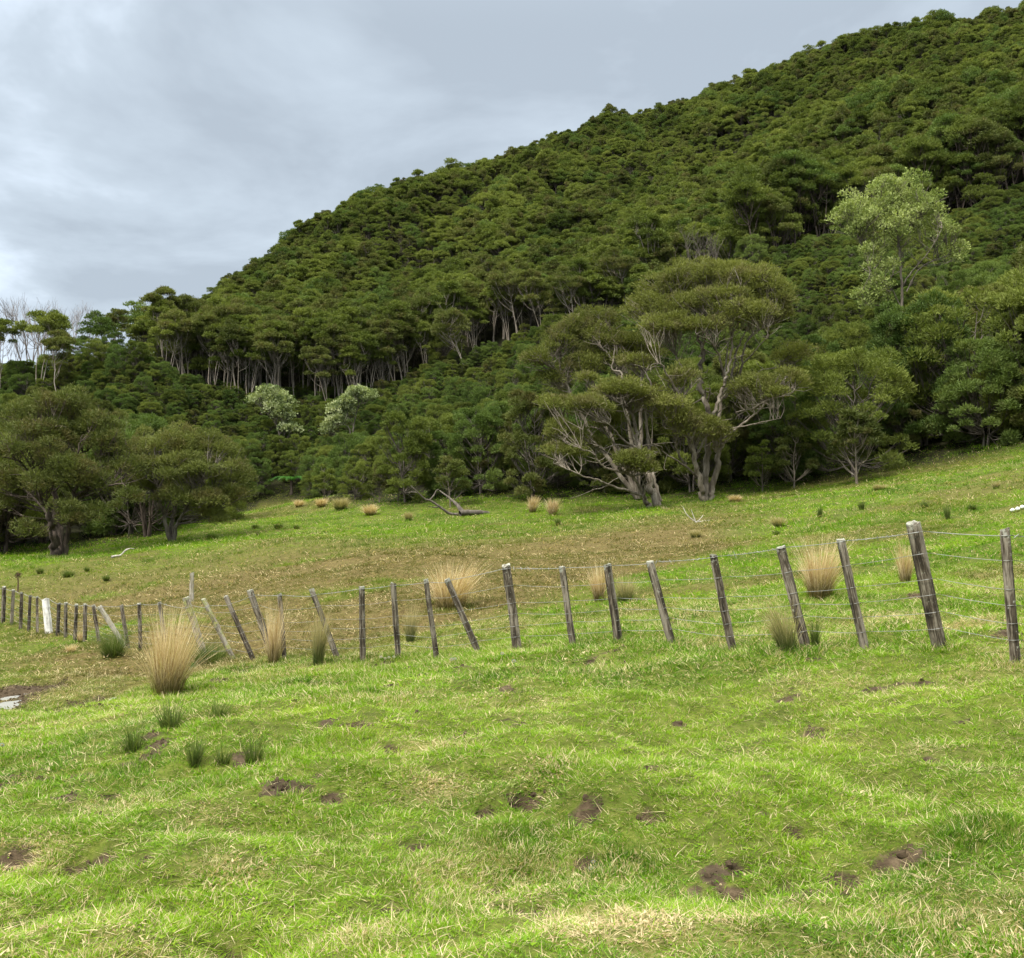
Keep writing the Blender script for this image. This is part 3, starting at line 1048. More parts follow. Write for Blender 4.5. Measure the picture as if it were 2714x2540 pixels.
def grass(name, y0, y1, dens, margin, seed, near, label, scale=1.0):
    rng = np.random.default_rng(seed)
    x, y = sample_wedge(rng, y0, y1, dens, margin)
    f = fields(x, y)
    px = CX + F * x / y
    thin = sstep(.62, .74, fbm(x / .22, y / .22, 113, 3)) * .6
    keep = (rng.random(len(x)) > np.maximum(f['soil'] * 1.2, thin)) & (y < treeline_d(px) + 3 + 4 * rng.random(len(x)))
    for wx, wy, wrx, wry in WPOS:
        keep &= ((x - wx) / wrx) ** 2 + ((y - wy) / wry) ** 2 > rng.uniform(.5, 1.3, len(x))
    x, y = x[keep], y[keep]
    f = {k: v[keep] for k, v in f.items()}
    z = height(x, y)
    m = len(x)
    if near:
        u = rng.random(m)
        idx = rng.integers(0, 5, m)
        f['dry'] = np.where(u < .13, .65, f['dry'] * .85)
        idx = np.where(u < .09 + .25 * f['dry'], rng.integers(5, 7, m), idx)
        idx = np.where((u > .86 - .5 * f['lush']) & (fbm(x / .6, y / .6, 99, 2) > .47), rng.integers(7, 9, m), idx)
    else:
        idx = rng.integers(9, 11, m)
    hs = rng.uniform(.55, 1.35, m) * (.42 + .55 * f['lush']) * (1 - .35 * f['brown']) * (.62 + 1.05 * sstep(.35, .75, fbm(x / .33, y / .33, 111, 3))) * scale
    ws = rng.uniform(.65, 1.1, m) * scale
    rot = np.stack([rng.normal(size=m) * .28, rng.normal(size=m) * .28, rng.uniform(0, 6.28, m)], 1)
    o = scatter(name, np.stack([x, y, z], 1), SRC, idx, rot, np.stack([ws, ws, hs], 1),
                dict(dry=f['dry'], tint=f['tint'], lush=f['lush'], brown=f['brown']))
    o['label'] = label
    o['category'] = 'grass'
    return o


grass("pasture_grass", 2.6, 7.0, 1700, 1.0, 205, True, 'short bright green pasture grass with straw coloured blades nearest the viewer', .80)
grass("pasture_grass", 7.0, 10.0, 850, 1.2, 201, True, 'bright green pasture grass with straw coloured blades in the foreground', .9)
grass("pasture_grass", 10.0, 19.0, 560, 2.0, 202, True, 'bright green pasture grass around the fence line', 1.25)
grass("pasture_grass", 18.5, 34.0, 100, 3.0, 203, False, 'brownish green grass of the paddock beyond the fence', 1.0)
grass("pasture_grass", 33.0, 92.0, 22, 4.0, 204, False, 'far green grass of the paddock below the trees', 1.7)


def ring_grass():
    rng = np.random.default_rng(260)
    P_, sc_ = [], []
    for q in POSTS[:20]:
        b = P(q[2], q[3], q[4])
        m = 70
        a, r_ = rng.uniform(0, 6.28, m), .05 + .16 * np.sqrt(rng.random(m))
        P_.append(np.column_stack([b[0] + np.cos(a) * r_, b[1] + np.sin(a) * r_]))
        sc_.append(rng.uniform(.9, 1.9, m) * (1.25 - r_ * 2.2))
    for px, py, w in [(445, 1838, .45), (724, 1762, .3), (842, 1765, .25), (2172, 1578, .5), (1193, 1614, .5), (2086, 1724, .35), (1735, 1345, 1.0), (1865, 1330, .9), (150, 1482, 1.0), (457, 1437, .8)]:
        b = hit(px, py, dmax=70)
        m = int(240 * w)
        a, r_ = rng.uniform(0, 6.28, m), w * (.35 + .65 * np.sqrt(rng.random(m)))
        P_.append(np.column_stack([b[0] + np.cos(a) * r_, b[1] + np.sin(a) * r_]))
        sc_.append(rng.uniform(1.0, 2.3, m) * (1.0 if w < .8 else 2.2))
    xy, sz = np.vstack(P_), np.concatenate(sc_)
    f = fields(xy[:, 0], xy[:, 1])
    m = len(xy)
    o = scatter('rank_grass', np.column_stack([xy, height(xy[:, 0], xy[:, 1])]), SRC, rng.integers(0, 5, m), np.stack([rng.normal(size=m) * .15, rng.normal(size=m) * .15, rng.uniform(0, 6.28, m)], 1),
                np.stack([1 + sz * .2, 1 + sz * .2, sz], 1), dict(dry=np.clip(f['dry'] + .1, 0, 1), tint=f['tint'] * .7, lush=f['lush'] + .3, brown=f['brown'] * .5))
    o['label'] = 'longer rank grass left standing round posts, tussocks and trunks'
    o['category'] = 'grass'


ring_grass()


def clods():
    rng = np.random.default_rng(261)
    x, y = sample_wedge(rng, 3.2, 19.0, 260, 1.0)
    f = fields(x, y)
    k = f['soil'] > .35
    x, y = x[k], y[k]
    src = []
    for v in range(3):
        V, Fq = tube([(0, 0, -.5), (0, 0, -.45), (.05, 0, 0), (0, .1, .5), (0, 0, .75)], [.05, .8, 1.0, .7, .05], 7, rough=.2, rng=np.random.default_rng(v))
        src.append(bpy.data.objects.new('soil_clod', make_mesh('soil_clod', V, Fq, M_SOIL)))
    m = len(x)
    s_ = .006 + .022 * rng.random(m) ** 3
    o = scatter('soil_clods', np.column_stack([x, y, height(x, y)]), src, rng.integers(0, 3, m), rng.uniform(0, 6.28, (m, 3)), np.stack([s_, s_ * rng.uniform(.7, 1.3, m), s_ * rng.uniform(.5, 1, m)], 1))
    o['label'] = 'crumbs and clods of dark brown soil in the hoof scrapes'
    o['category'] = 'soil'


clods()

# ------------------------------------------------------------------ rushes, weeds, flowers, sticks
def rush(px, py, hpx, wpx, kind, label, group=None, lean=(0, 0), dens=1.0, dmax=110, name='rush_tussock', cat='rush tussock'):
    h_ = hit(px, py, dmax=dmax)
    d = h_[1]
    H, R = hpx / F * d, wpx / F * d / 2
    if kind == 'green' and d < 25:
        H, R = H * 1.3, R * 1.25
    seed = int(px * 7 + py)
    rng = np.random.default_rng(seed)
    pxm = 2714 / 1024 * d / F           # metres per rendered pixel
    lean = (lean[0] + rng.normal() * .07, lean[1] + rng.normal() * .05)
    num = int(np.clip(480 * dens * R / .35, 40, 1100))
    wd = max(.0055, pxm * .42)
    ln = R * .78 / max(H, .05)
    V, Fq, r_, t_ = blades(rng, num, R * .36, H * 1.05, ln, wd, 4, .25, 0, lean)
    V[:, 2] -= .04
    V3, F3, r3, t3 = blades(rng, num // 3, R * .5, H * .92, ln * 1.7, wd * .8, 5, 1.0, .10, lean)
    V, Fq, r_, t_ = np.vstack([V, V3]), np.vstack([Fq, F3 + len(V)]), np.concatenate([r_, r3]), np.concatenate([t_, t3])
    V2, F2, r2, t2 = blades(rng, num // 3, R * .42, H * .45, ln * 1.5, wd, 4, .4, .1, lean)
    V, Fq, r_, t_ = np.vstack([V, V2]), np.vstack([Fq, F2 + len(V)]), np.concatenate([r_, r2]), np.concatenate([t_, t2 * .35])
    mat = {'straw': M_RUSH, 'mix': M_RUSHMIX, 'green': M_RUSHG}[kind]
    o = link(name, make_mesh(name, V, Fq, mat, dict(rnd=r_, tip=t_)), None, h_)
    tag(o, label, cat, group)
    return o


rush(445, 1838, 218, 160, 'straw', 'largest tan rush tussock, standing in front of the leaning posts by the puddles', dens=1.5)
rush(724, 1762, 160, 62, 'straw', 'narrow tan rush clump behind the dark upright post and leaning round post')
rush(842, 1765, 150, 55, 'mix', 'straw topped green rush clump at the foot of the strongly leaning thin batten')
rush(1087, 1702, 100, 46, 'mix', 'thin straw and green rush clump behind the fence, right beside an upright batten')
rush(1193, 1614, 125, 150, 'straw', 'wide tan rush tussock behind the pair of battens left of the thick middle post', lean=(.05, 0))
rush(1588, 1592, 100, 62, 'straw', 'small tan rush clump seen directly left of a batten in the middle of the fence')
rush(1657, 1598, 78, 75, 'mix', 'low straw green rush clump right of the tan clump in mid paddock')
rush(2172, 1578, 150, 135, 'straw', 'dense tall tan rush tussock between two leaning battens on the right', dens=1.4)
rush(2399, 1545, 118, 62, 'straw', 'slim tan rush clump behind the thick lichen topped post on the right')
rush(2086, 1724, 145, 105, 'mix', 'pale leaning grass clump at the foot of the right hand leaning batten', lean=(-.25, 0))
rush(2160, 1722, 80, 30, 'green', 'little green rush clump just right of the leaning batten foot')
G = 'green rush clumps in the foreground'
rush(516, 2028, 75, 50, 'green', 'dark green rush clump in the foreground, left one of the darkest pair', G)
rush(672, 2034, 78, 58, 'green', 'dark green rush clump in the foreground, right one of the darkest pair', G)
rush(590, 2022, 52, 60, 'green', 'thin low rush clump between the darkest pair of green clumps', G, dens=.5)
rush(452, 1935, 78, 80, 'green', 'loose green rush clump directly below the largest tan tussock', G, dens=.6)
rush(353, 1992, 66, 70, 'green', 'green rush clump lowest on the left, below the puddles', G, dens=.7)
rush(579, 1905, 55, 66, 'green', 'sparse green rush clump above the darkest foreground pair', G, dens=.5)
rush(560, 1765, 55, 120, 'green', 'broad low dark green rush clump under the leaning mossy post', G, dens=1.0)
rush(300, 1745, 60, 80, 'green', 'dark green rush clump left of the largest tan tussock, under the pale leaning post', G)
rush(213, 1704, 38, 22, 'straw', 'little tan grass tuft at the feet of the left fence battens')
rush(186, 1732, 30, 34, 'straw', 'low straw tuft in front of the left fence battens')
G = 'far rush clumps at the paddock edge'
rush(1411, 1358, 42, 32, 'straw', 'left one of two spiky tan rush clumps at the far paddock edge', G)
rush(1465, 1366, 44, 36, 'straw', 'right one of two spiky tan rush clumps at the far paddock edge', G)
rush(1479, 1393, 20, 18, 'green', 'small dark rush clump below the two spiky tan far clumps', G)
for (px, py, h_, w_, k_, lb) in [
    (677, 1402, 13, 22, 'green', 'leftmost of the three small dark rush clumps in the far green paddock'),
    (738, 1402, 15, 28, 'green', 'middle of the three small dark rush clumps in the far green paddock'),
    (785, 1402, 12, 20, 'green', 'rightmost of the three small dark rush clumps in the far green paddock'),
    (684, 1420, 11, 12, 'green', 'tiny dark rush clump just below the row of three far clumps'),
    (561, 1430, 16, 32, 'green', 'dark rush clump near the foot of the multi stemmed left tree'),
    (106, 1521, 18, 24, 'green', 'dark rush clump in front of the old trunk at far left'),
    (181, 1530, 20, 40, 'green', 'wide dark rush clump right of the old left trunk'),
    (231, 1515, 15, 18, 'green', 'small dark rush clump between the old trunk and the white stick'),
    (281, 1540, 18, 24, 'green', 'dark rush clump directly below the white stick'),
    (792, 1344, 20, 30, 'straw', 'pale straw clump at the mouth of the gully, left one'),
    (851, 1344, 24, 36, 'straw', 'pale straw clump at the mouth of the gully, right one'),
    (903, 1353, 34, 50, 'mix', 'bushy pale green clump at the bush edge right of the gully'),
    (981, 1366, 30, 44, 'straw', 'brownish rush clump in front of the two saplings'),
    (1083, 1380, 24, 26, 'mix', 'single rush clump left of the fallen log'),
    (2067, 1398, 32, 52, 'mix', 'broad dull green clump right of the big pale trunks'),
    (2057, 1418, 16, 22, 'green', 'small dark clump below the broad dull clump'),
    (2172, 1372, 30, 16, 'green', 'upright dark spiky clump in the right paddock, left of two'),
    (2284, 1352, 26, 22, 'green', 'upright dark spiky clump in the right paddock, right of two'),
    (2511, 1377, 40, 20, 'green', 'darkest upright spiky clump behind the thick right post'),
    (1843, 1424, 24, 42, 'mix', 'dull clump among brown weeds below the tall pale tree'),
    (2450, 1347, 22, 22, 'green', 'dark rush clump high in the right paddock, left of two'),
    (2577, 1352, 20, 30, 'green', 'dark rush clump high in the right paddock, right of two'),
    (1948, 1330, 20, 40, 'straw', 'tan clump at the edge of the dark bush right of the tall tree'),
    (2640, 1296, 24, 26, 'mix', 'dull clump at the upper right of the paddock'),
    (2330, 1300, 20, 44, 'mix', 'dull tuft below the bushy trees of the right bush edge'),
]:
    rush(px, py, h_, w_, k_, lb, G)


def plain(name, V, Fq, mat, loc, label, cat, group=None, smooth=True):
    return tag(link(name, make_mesh(name, V, Fq, mat, smooth=smooth), None, loc), label, cat, group)


# dead dock stalk far left
b = hit(47, 1568, dmax=60)
root = empty('dead_dock_plant', b, 'dark brown dead dock stalk in the grass behind the leftmost fence posts', 'weed')
rng = np.random.default_rng(5)
T = Acc()
T.add(*tube([(0, 0, -.05), (.01, 0, .3), (-.01, .02, .62)], [.03, .025, .012], 5))
for k in range(5):
    a = rng.uniform(0, 6.28)
    T.add(*tube([(0, 0, .3 + .06 * k), (.07 * math.cos(a), .07 * math.sin(a), .42 + .06 * k), (.16 * math.cos(a), .12 * math.sin(a), .5 + .04 * k)], [.012, .01, .006], 4))
V, Fs, _ = T.arrays()
link('stalk', make_mesh('stalk', V, Fs, M_BROWNSTEM, smooth=True), root)
Cn = Acc()
Cn.add(*clump_sprays(rng, np.array([0, 0, .54]), .11, 1.3, 150, .06, .02))
V, Fs, _ = Cn.arrays()
link('seed_head', make_mesh('seed_head', V, Fs, M_BROWNSTEM), root)

# white stick
d0 = hit(300, 1480, dmax=70)[1]
pl = [(295, 1481), (306, 1478), (319, 1476), (330, 1465), (336, 1460), (344, 1458)]
path = [P(x, y, d0 + .15 * k) for k, (x, y) in enumerate(pl)]
zoff = gz(path[0][0], path[0][1]) - path[0][2] + .05
path = [p + np.array([0, 0, zoff]) for p in path]
T = Acc()
T.add(*tube(spline(path, 3), np.linspace(.055, .02, 16), 6))
T.add(*tube([path[3], path[3] + np.array([.25, 0, .12]), path[3] + np.array([.42, .05, .1])], [.025, .018, .01], 5))
V, Fs, _ = T.arrays()
plain('driftwood_stick', V - path[0], Fs, M_DEAD, path[0], 'bleached white crooked stick lying in front of the left trees', 'stick')

# fallen log with upturned dead limbs
LG = lambda x, y: (1040 + x / 4.97, 1230 + y / 4.97)
d0 = hit(*LG(920, 680), dmax=75)[1]
base = hit(*LG(920, 680), dmax=75)


def limb_px(pts_px, d, dd, conv):
    out = []
    m = len(pts_px)
    for k, q in enumerate(pts_px):
        out.append(P(*conv(*q), d + dd * k / max(1, m - 1)))
    return np.array(out)


root = empty('fallen_log', base, 'grey fallen log with dead forked limbs at the far bush edge', 'log')
for nm, pp, ra, rb, dd in [('trunk', [(1275, 655), (1120, 640), (960, 640), (890, 655)], .12, .16, -.4), ('limb', [(930, 640), (870, 560), (820, 510), (760, 455), (620, 350)], .13, .03, .9),
                           ('limb', [(890, 665), (760, 655), (660, 590), (510, 488), (430, 465), (340, 380), (240, 285)], .085, .03, -1.0), ('limb', [(495, 470), (545, 415), (580, 350), (610, 335)], .04, .02, .4),
                           ('limb', [(600, 572), (540, 570), (470, 558)], .04, .015, -.5), ('limb', [(900, 640), (860, 560), (890, 520)], .05, .02, .3),
                           ('limb', [(340, 380), (270, 370), (190, 380)], .025, .01, .3)]:
    pa = spline(limb_px(pp, d0, dd, LG), 4) - base
    rg = np.random.default_rng(len(pp))
    V, Fq = tube(pa, np.linspace(ra, rb, len(pa)), 8, rough=.07, rng=rg)
    link(nm, make_mesh(nm, V, Fq, M_BARKM, smooth=True), root)

# small dead branch in front of the two big trees
b = hit(1845, 1385, dmax=70)
T = Acc()
for e in [((-.9, .1, 1.1), (-.6, 0, .5)), ((-.3, .2, .9), (-.15, .1, .4)), ((.5, .1, .5), (.25, 0, .2)), ((.9, -.1, .15), (.5, 0, .1))]:
    T.add(*tube(spline([(0, 0, 0), e[1], e[0]], 4), np.linspace(.05, .015, 9), 5))
V, Fs, _ = T.arrays()
plain('dead_branch', V * .55, Fs, M_DEAD, b, 'pale dead branch in the brown weeds in front of the tall tree', 'branch')

# white lumps at the right edge
for k, (px, py, r_, lb) in enumerate([(2684, 1359, .06, 'lower left of the white stones at the right edge'), (2697, 1356, .06, 'middle white stone at the right edge, beside two others'),
                                      (2709, 1351, .06, 'rightmost white stone, cut by the right edge')]):
    b = hit(px, py, dmax=60)
    rng = np.random.default_rng(k + 3)
    V, Fq = tube([(0, 0, -.4), (0, 0, -.1), (.1, 0, .5), (.15, 0, .9), (.2, 0, 1.1)], [.7, 1.0, .95, .6, .1], 9, rough=.1, rng=rng)
    plain('white_stone', V * r_, Fq, M_STONE, b + np.array([0, 0, .06]), lb, 'stone', 'white stones at the right edge')

# daisies
for k, (px, py, lb) in enumerate([(1010, 1746, 'leftmost white daisy of the little group under the fence'), (1021, 1749, 'second white daisy from the left under the fence'), (1031, 1747, 'white daisy right of the middle of the left group'),
                                  (1044, 1746, 'last white daisy on the right of the left group'), (1197, 1757, 'left daisy of the pair below the leaning battens'), (1206, 1755, 'right daisy of the pair below the leaning battens'),
                                  (1331, 1741, 'white daisy just left of the thick middle post foot'), (1362, 1763, 'white daisy in front of the thick middle post'), (1572, 2300, 'upper daisy of the nearest pair in the foreground grass'),
                                  (1566, 2318, 'lower daisy of the nearest pair in the foreground grass'), (6, 1990, 'lone white daisy at the left picture edge')]):
    b = hit(px, py + 12, dmax=40)
    rs = .011 if py > 2200 else .019
    root = empty('daisy', b, lb, 'flower', 'white daisies in the grass')
    hz = .055 if py > 2200 else .085
    V, Fq = tube([(0, 0, -.01), (.004, 0, hz * .6), (0, -.006, hz)], [.0015, .0013, .0013], 5)
    link('stem', make_mesh('stem', V, Fq, M_STEM, smooth=True), root)
    T = Acc()
    for q in range(13):
        a = q * 2 * math.pi / 13
        ca, sa = math.cos(a), math.sin(a)
        pv = []
        for (r__, w__, zz) in ((.25, .12, 0), (.75, .24, .12), (1.1, .1, .05)):
            for s_ in (-1, 1):
                y_ = -(ca * r__ - sa * w__ * s_) * .45
                pv.append(((sa * r__ + ca * w__ * s_) * rs, y_ * rs - .006 - .3 * zz * rs, hz + (ca * r__ - sa * w__ * s_) * rs * .85 + zz * rs))
        T.add(pv, [(0, 1, 3, 2), (2, 3, 5, 4)])
    V, Fs, _ = T.arrays()
    link('petals', make_mesh('petals', V, Fs, M_WHITE), root)
    V, Fq = tube([(0, -.002, hz), (0, -.008, hz + .003), (0, -.0095, hz + .0035)], [rs * .38, rs * .3, rs * .03], 8)
    link('flower_centre', make_mesh('flower_centre', V, Fq, M_YELLOW, smooth=True), root)

# broad green weeds under the mossy post
b = hit(520, 1772, dmax=40)
rng = np.random.default_rng(9)
T = Acc()
for k in range(46):
    a = rng.uniform(0, 6.28)
    r_ = .28 * math.sqrt(rng.random())
    V, Fq, _, _ = blades(np.random.default_rng(k), 1, .001, .16, .9, .06, 3, .6)
    T.add(V * np.array([1, 1, 1]) + np.array([math.cos(a) * r_ * 1.3, math.sin(a) * r_, .02]), Fq, rng.random())
V, Fs, A = T.arrays()
tag(link('broadleaf_weed', make_mesh('broadleaf_weed', V, Fs, M_FERN, dict(rnd=A)), None, b), 'low patch of glossy broad green leaves under the mossy leaning post', 'weed')


# ------------------------------------------------------------------ fence
def post_mesh(rng, L, w, kind):
    rnd_ = 'round' in kind
    sides = 14 if rnd_ else 8
    an = np.linspace(0, 2 * np.pi, sides, endpoint=False) + .2
    if rnd_:
        prof = np.stack([np.cos(an), np.sin(an)], 1) * (1 + rng.normal(size=(sides, 1)) * .05)
    else:   # split batten: a crooked rectangle with knocked corners
        q = np.array([(-1, -.75), (-.2, -.95), (.85, -.8), (1, -.1), (.9, .7), (.1, .85), (-.85, .75), (-1, .05)])
        prof = q + rng.normal(size=q.shape) * .09
    rows = 14
    zs = np.concatenate([[-.35], np.linspace(0, L, rows)])
    tilt = rng.normal(size=2) * (.10 if rnd_ else .22)
    V = []
    off = np.zeros(2)
    for i, z in enumerate(zs):
        off = off + rng.normal(size=2) * w * .012
        s = (1.04 - .08 * z / L) * (1 + rng.normal() * .025)
        xy = prof * w * .5 * s * (1 + rng.normal(size=(sides, 1)) * .02) + off
        zz = np.full(sides, z)
        if i == len(zs) - 1:
            zz = z + (prof @ tilt) * w * .5 + rng.normal(size=sides) * w * .05
        V.append(np.column_stack([xy, zz]))
    # slightly sunken end grain
    V.append(np.column_stack([V[-1][:, :2] * .55 + off * .45, V[-1][:, 2] - w * .03 + rng.normal(size=sides) * w * .03]))
    V.append(np.array([[off[0], off[1], L - w * .02]]))
    V = np.vstack(V)
    m = len(zs) + 1
    i = np.arange(m - 1)[:, None] * sides
    j = np.arange(sides)[None]
    Fq = np.stack([i + j, i + (j + 1) % sides, i + sides + (j + 1) % sides, i + sides + j], -1).reshape(-1, 4)
    jj = np.arange(sides)
    Ft = np.stack([(m - 1) * sides + jj, (m - 1) * sides + (jj + 1) % sides, np.full(sides, m * sides)], 1)
    return V, [Fq, Ft]


MATS = dict(sawn=M_POST, round=M_POST, moss=M_POSTM, mossround=M_POSTM, paleround=M_POSTP, dark=M_POSTD, white=M_POSTW)
PLAB = {1: 'thick round post with pale lichen on its top', 8: 'thick round post', 13: 'thin strongly leaning batten', 15: 'round leaning post half hidden by rushes', 17: 'leaning batten with moss on its head',
        18: 'thick mossy leaning post', 22: 'pale round post leaning hard to the left', 27: 'dark thin batten', 28: 'bleached white broad post', 9: 'leaning batten'}
fb = P(POSTS[8][2], POSTS[8][3], POSTS[8][4])
fence = empty('post_and_wire_fence', (fb[0], fb[1], gz(fb[0], fb[1])), 'long weathered post and wire fence with leaning battens crossing the pasture', 'fence')
floc = np.array(fence.location)
AX = []
for k, (tx, ty, bx, by, d, w, kind) in enumerate(POSTS):
    rng = np.random.default_rng(500 + k)
    b = P(bx, by, d)
    b[2] = gz(b[0], b[1])
    dd = rng.normal() * .05
    t = P(tx, ty, d + dd)
    v = t - b
    L = np.linalg.norm(v)
    wid = w / F * d
    V, Fs = post_mesh(rng, L, wid, kind)
    o = bpy.data.objects.new('post', make_mesh('post', V, Fs, MATS[kind], smooth=False))
    COL.objects.link(o)
    o.parent = fence
    o.location = b - floc
    q = Vector(v).to_track_quat('Z', 'Y')
    from mathutils import Quaternion
    face = math.atan2(-b[0], b[1]) + .35 * rng.normal() + .2
    o.rotation_mode = 'QUATERNION'
    o.rotation_quaternion = (Vector((0, 0, 1)).rotation_difference(Vector(v).normalized())) @ Quaternion((0, 0, 1), face)
    if k in PLAB:
        o['label'] = PLAB[k]
    AX.append((b, v, wid))
# wires, fastened to the camera side of every post
tocam = lambda b: np.array([-b[0], -b[1], 0]) / np.hypot(b[0], b[1])
for wi, fr in enumerate((.955, .76, .56, .43, .30, .17)):
    rng = np.random.default_rng(700 + wi)
    wraps = []
    for k, (b, v, wid) in enumerate(AX):
        f_ = (min(.975, 1.12 * fr / np.linalg.norm(v)) if wi == 0 else fr) + rng.normal() * .008
        vn = v / np.linalg.norm(v)
        tc_ = tocam(b)
        side = np.cross(vn, tc_)
        side *= -1 if side[0] > 0 else 1       # from right to left
        c = b + v * f_
        wraps.append([c + (tc_ * math.cos(a_) + side * math.sin(a_)) * wid * .57 for a_ in np.linspace(-1.35, 1.35, 7)])
    e0 = wraps[0][0] + (AX[0][0] - AX[1][0]) * 1.6
    e1 = wraps[-1][-1] + (AX[-1][0] - AX[-2][0]) * 3
    path = [e0]
    for k, w_ in enumerate(wraps + [[e1]]):
        a_, c_ = path[-1], w_[0]
        for t in np.linspace(0, 1, 6, endpoint=False)[1:]:
            path.append(a_ + (c_ - a_) * t - np.array([0, 0, .035 * t * (1 - t) * np.linalg.norm(c_ - a_)]))
        path.extend(w_)
    path = np.array(path)
    dist_ = np.hypot(path[:, 0], path[:, 1])
    T = Acc()
    T.add(*tube(path, .0034 if wi == 0 else .0022, 5))
    if wi == 0:   # barbs on the top wire
        for k in range(len(path) - 1):
            for t in (.2, .75):
                c = path[k] * (1 - t) + path[k + 1] * t
                if np.linalg.norm(path[k + 1] - path[k]) < .12:
                    continue
                e = rng.normal(size=3) * .012
                T.add(*tube([c - e, c, c + e], [.0012, .0045, .0012], 4))
    V, Fs, _ = T.arrays()
    o = link('wire', make_mesh('wire', V - floc, Fs, M_WIRE, smooth=True), fence)
    if wi == 0:
        o['label'] = 'barbed top wire'
# lone post beyond the fence
b = hit(509, 1594, dmax=60)
t = P(506, 1519, b[1])
V, Fs = post_mesh(np.random.default_rng(41), np.linalg.norm(t - b), 10.5 / F * b[1], 'sawn')
o = plain('fence_post', V, Fs, M_POSTP, b, 'lone pale upright post standing beyond the fence, behind the mossy leaning post', 'post', None, False)

# ------------------------------------------------------------------ trees
ORD = ['', 'first', 'second', 'third', 'fourth', 'fifth', 'sixth', 'seventh', 'eighth', 'ninth', 'tenth', 'eleventh', 'twelfth', 'thirteenth', 'fourteenth', 'fifteenth', 'sixteenth', 'seventeenth', 'eighteenth', 'nineteenth', 'twentieth']
TENS = ['', '', 'twenty', 'thirty', 'forty', 'fifty', 'sixty', 'seventy', 'eighty', 'ninety']
TENTH = ['', '', 'twentieth', 'thirtieth', 'fortieth', 'fiftieth', 'sixtieth', 'seventieth', 'eightieth', 'ninetieth']


def ordinal(k):
    if k <= 20:
        return ORD[k]
    t, u = divmod(k, 10)
    return TENTH[t] if u == 0 else TENS[t] + '-' + ORD[u]


PROTO = {}


def proto(key, n_, leaf, bark, **kw):
    out = []
    for k in range(n_):
        T, Cn = gen_tree(seed=hash_str(key) + k * 13, **{a: (v(k) if callable(v) else v) for a, v in kw.items()})
        V, Fs, _ = T.arrays()
        tm = make_mesh('trunk', V, Fs, bark, smooth=True)
        V2, F2, A2 = Cn.arrays()
        cm = make_mesh('crown', V2, F2, leaf if not isinstance(leaf, list) else leaf[k % len(leaf)], dict(rnd=A2))
        # the two joined, for the uncountable far forest
        lf = leaf if not isinstance(leaf, list) else leaf[k % len(leaf)]
        nq = sum(len(f) for f in Fs)
        jm = make_mesh('forest_tree', np.vstack([V, V2]), [np.concatenate(Fs)] + [F2[0] + len(V)], [bark, lf],
                       dict(rnd=np.concatenate([np.zeros(len(V)), A2])), False, np.concatenate([np.zeros(nq), np.ones(len(F2[0]))]))
        out.append((tm, cm, bpy.data.objects.new('forest_tree', jm), lf))
    PROTO[key] = out


def hash_str(s):
    v = 7
    for ch in s:
        v = (v * 31 + ord(ch)) % 100003
    return v


LC = {M_LEAF.name: 'mid green', M_OLIVE.name: 'olive green', M_DEEP.name: 'deep green', M_HERO.name: 'grey olive'}
# unit heights: prototypes are built at their usual size and scaled a little
proto('bush', 8, [M_LEAF, M_DEEP, M_DEEP, M_LEAF, M_OLIVE, M_DEEP, M_LEAF, M_DEEP], M_BARKM, H=6.0, R=lambda k: 2.0 + .3 * (k % 4), mode='bush', stems=2, K=lambda k: 74 + 6 * (k % 3), num=25000, L=.20, W=.042, flat=.72, ca=(.11, .27), lean=lambda k: (-.03, .05, -.07, 0)[k % 4])
proto('kanuka', 6, [M_OLIVE, M_LEAF, M_OLIVE, M_LEAF, M_OLIVE, M_LEAF], M_BARKS, H=8.2, R=lambda k: 1.65 + .25 * (k % 3), mode='umbrella', stems=lambda k: 1 + k % 3, K=24, num=6500, L=.26, W=.07, flat=.55, cb=.80, lean=lambda k: (-.05, .03, -.09, .0, -.06, .05)[k], r0=.075, dome=.25, ca=(.2, .4))
proto('leaning', 5, [M_OLIVE, M_LEAF, M_OLIVE, M_LEAF, M_OLIVE], M_BARKS, H=7.6, R=lambda k: 1.9 + .25 * (k % 3), mode='umbrella', stems=lambda k: 2 + k % 2, K=28, num=7000, L=.26, W=.07, flat=.5, cb=.72, lean=lambda k: (-.22, -.15, -.3, -.1, -.18)[k], r0=.08, dome=.3, ca=(.2, .4))
proto('darkstem', 5, [M_LEAF, M_OLIVE, M_LEAF, M_DEEP, M_LEAF], M_BARKD, H=8.0, R=lambda k: 2.0 + .25 * (k % 3), mode='umbrella', stems=lambda k: 1 + k % 3, K=28, num=8000, L=.26, W=.065, flat=.5, cb=.66, lean=lambda k: (-.06, -.12, .0, -.16, .04)[k], r0=.11, dome=.3, ca=(.2, .42))
proto('canopy', 8, [M_LEAF, M_OLIVE, M_LEAF, M_DEEP, M_LEAF, M_LEAF, M_OLIVE, M_LEAF], M_BARKM, H=7.0, R=lambda k: 2.0 + .35 * (k % 4), mode='dome', stems=1, K=lambda k: 18 + 3 * (k % 3), num=4600, L=.32, W=.10, flat=.50, cb=lambda k: .45 + .07 * (k % 3), lean=lambda k: (-.03, .04, -.08, 0)[k % 4], r0=.10, ca=(.16, .42))
proto('spreading', 4, [M_OLIVE, M_LEAF, M_OLIVE, M_LEAF], M_BARKD, H=8.5, R=lambda k: 3.0 + .3 * (k % 2), mode='dome', stems=lambda k: 2 + k % 3, K=60, num=22000, L=.22, W=.045, flat=.7, cb=.22, lean=lambda k: (.05, -.04, .02, 0)[k], r0=.16, dome=.3, ca=(.13, .30))
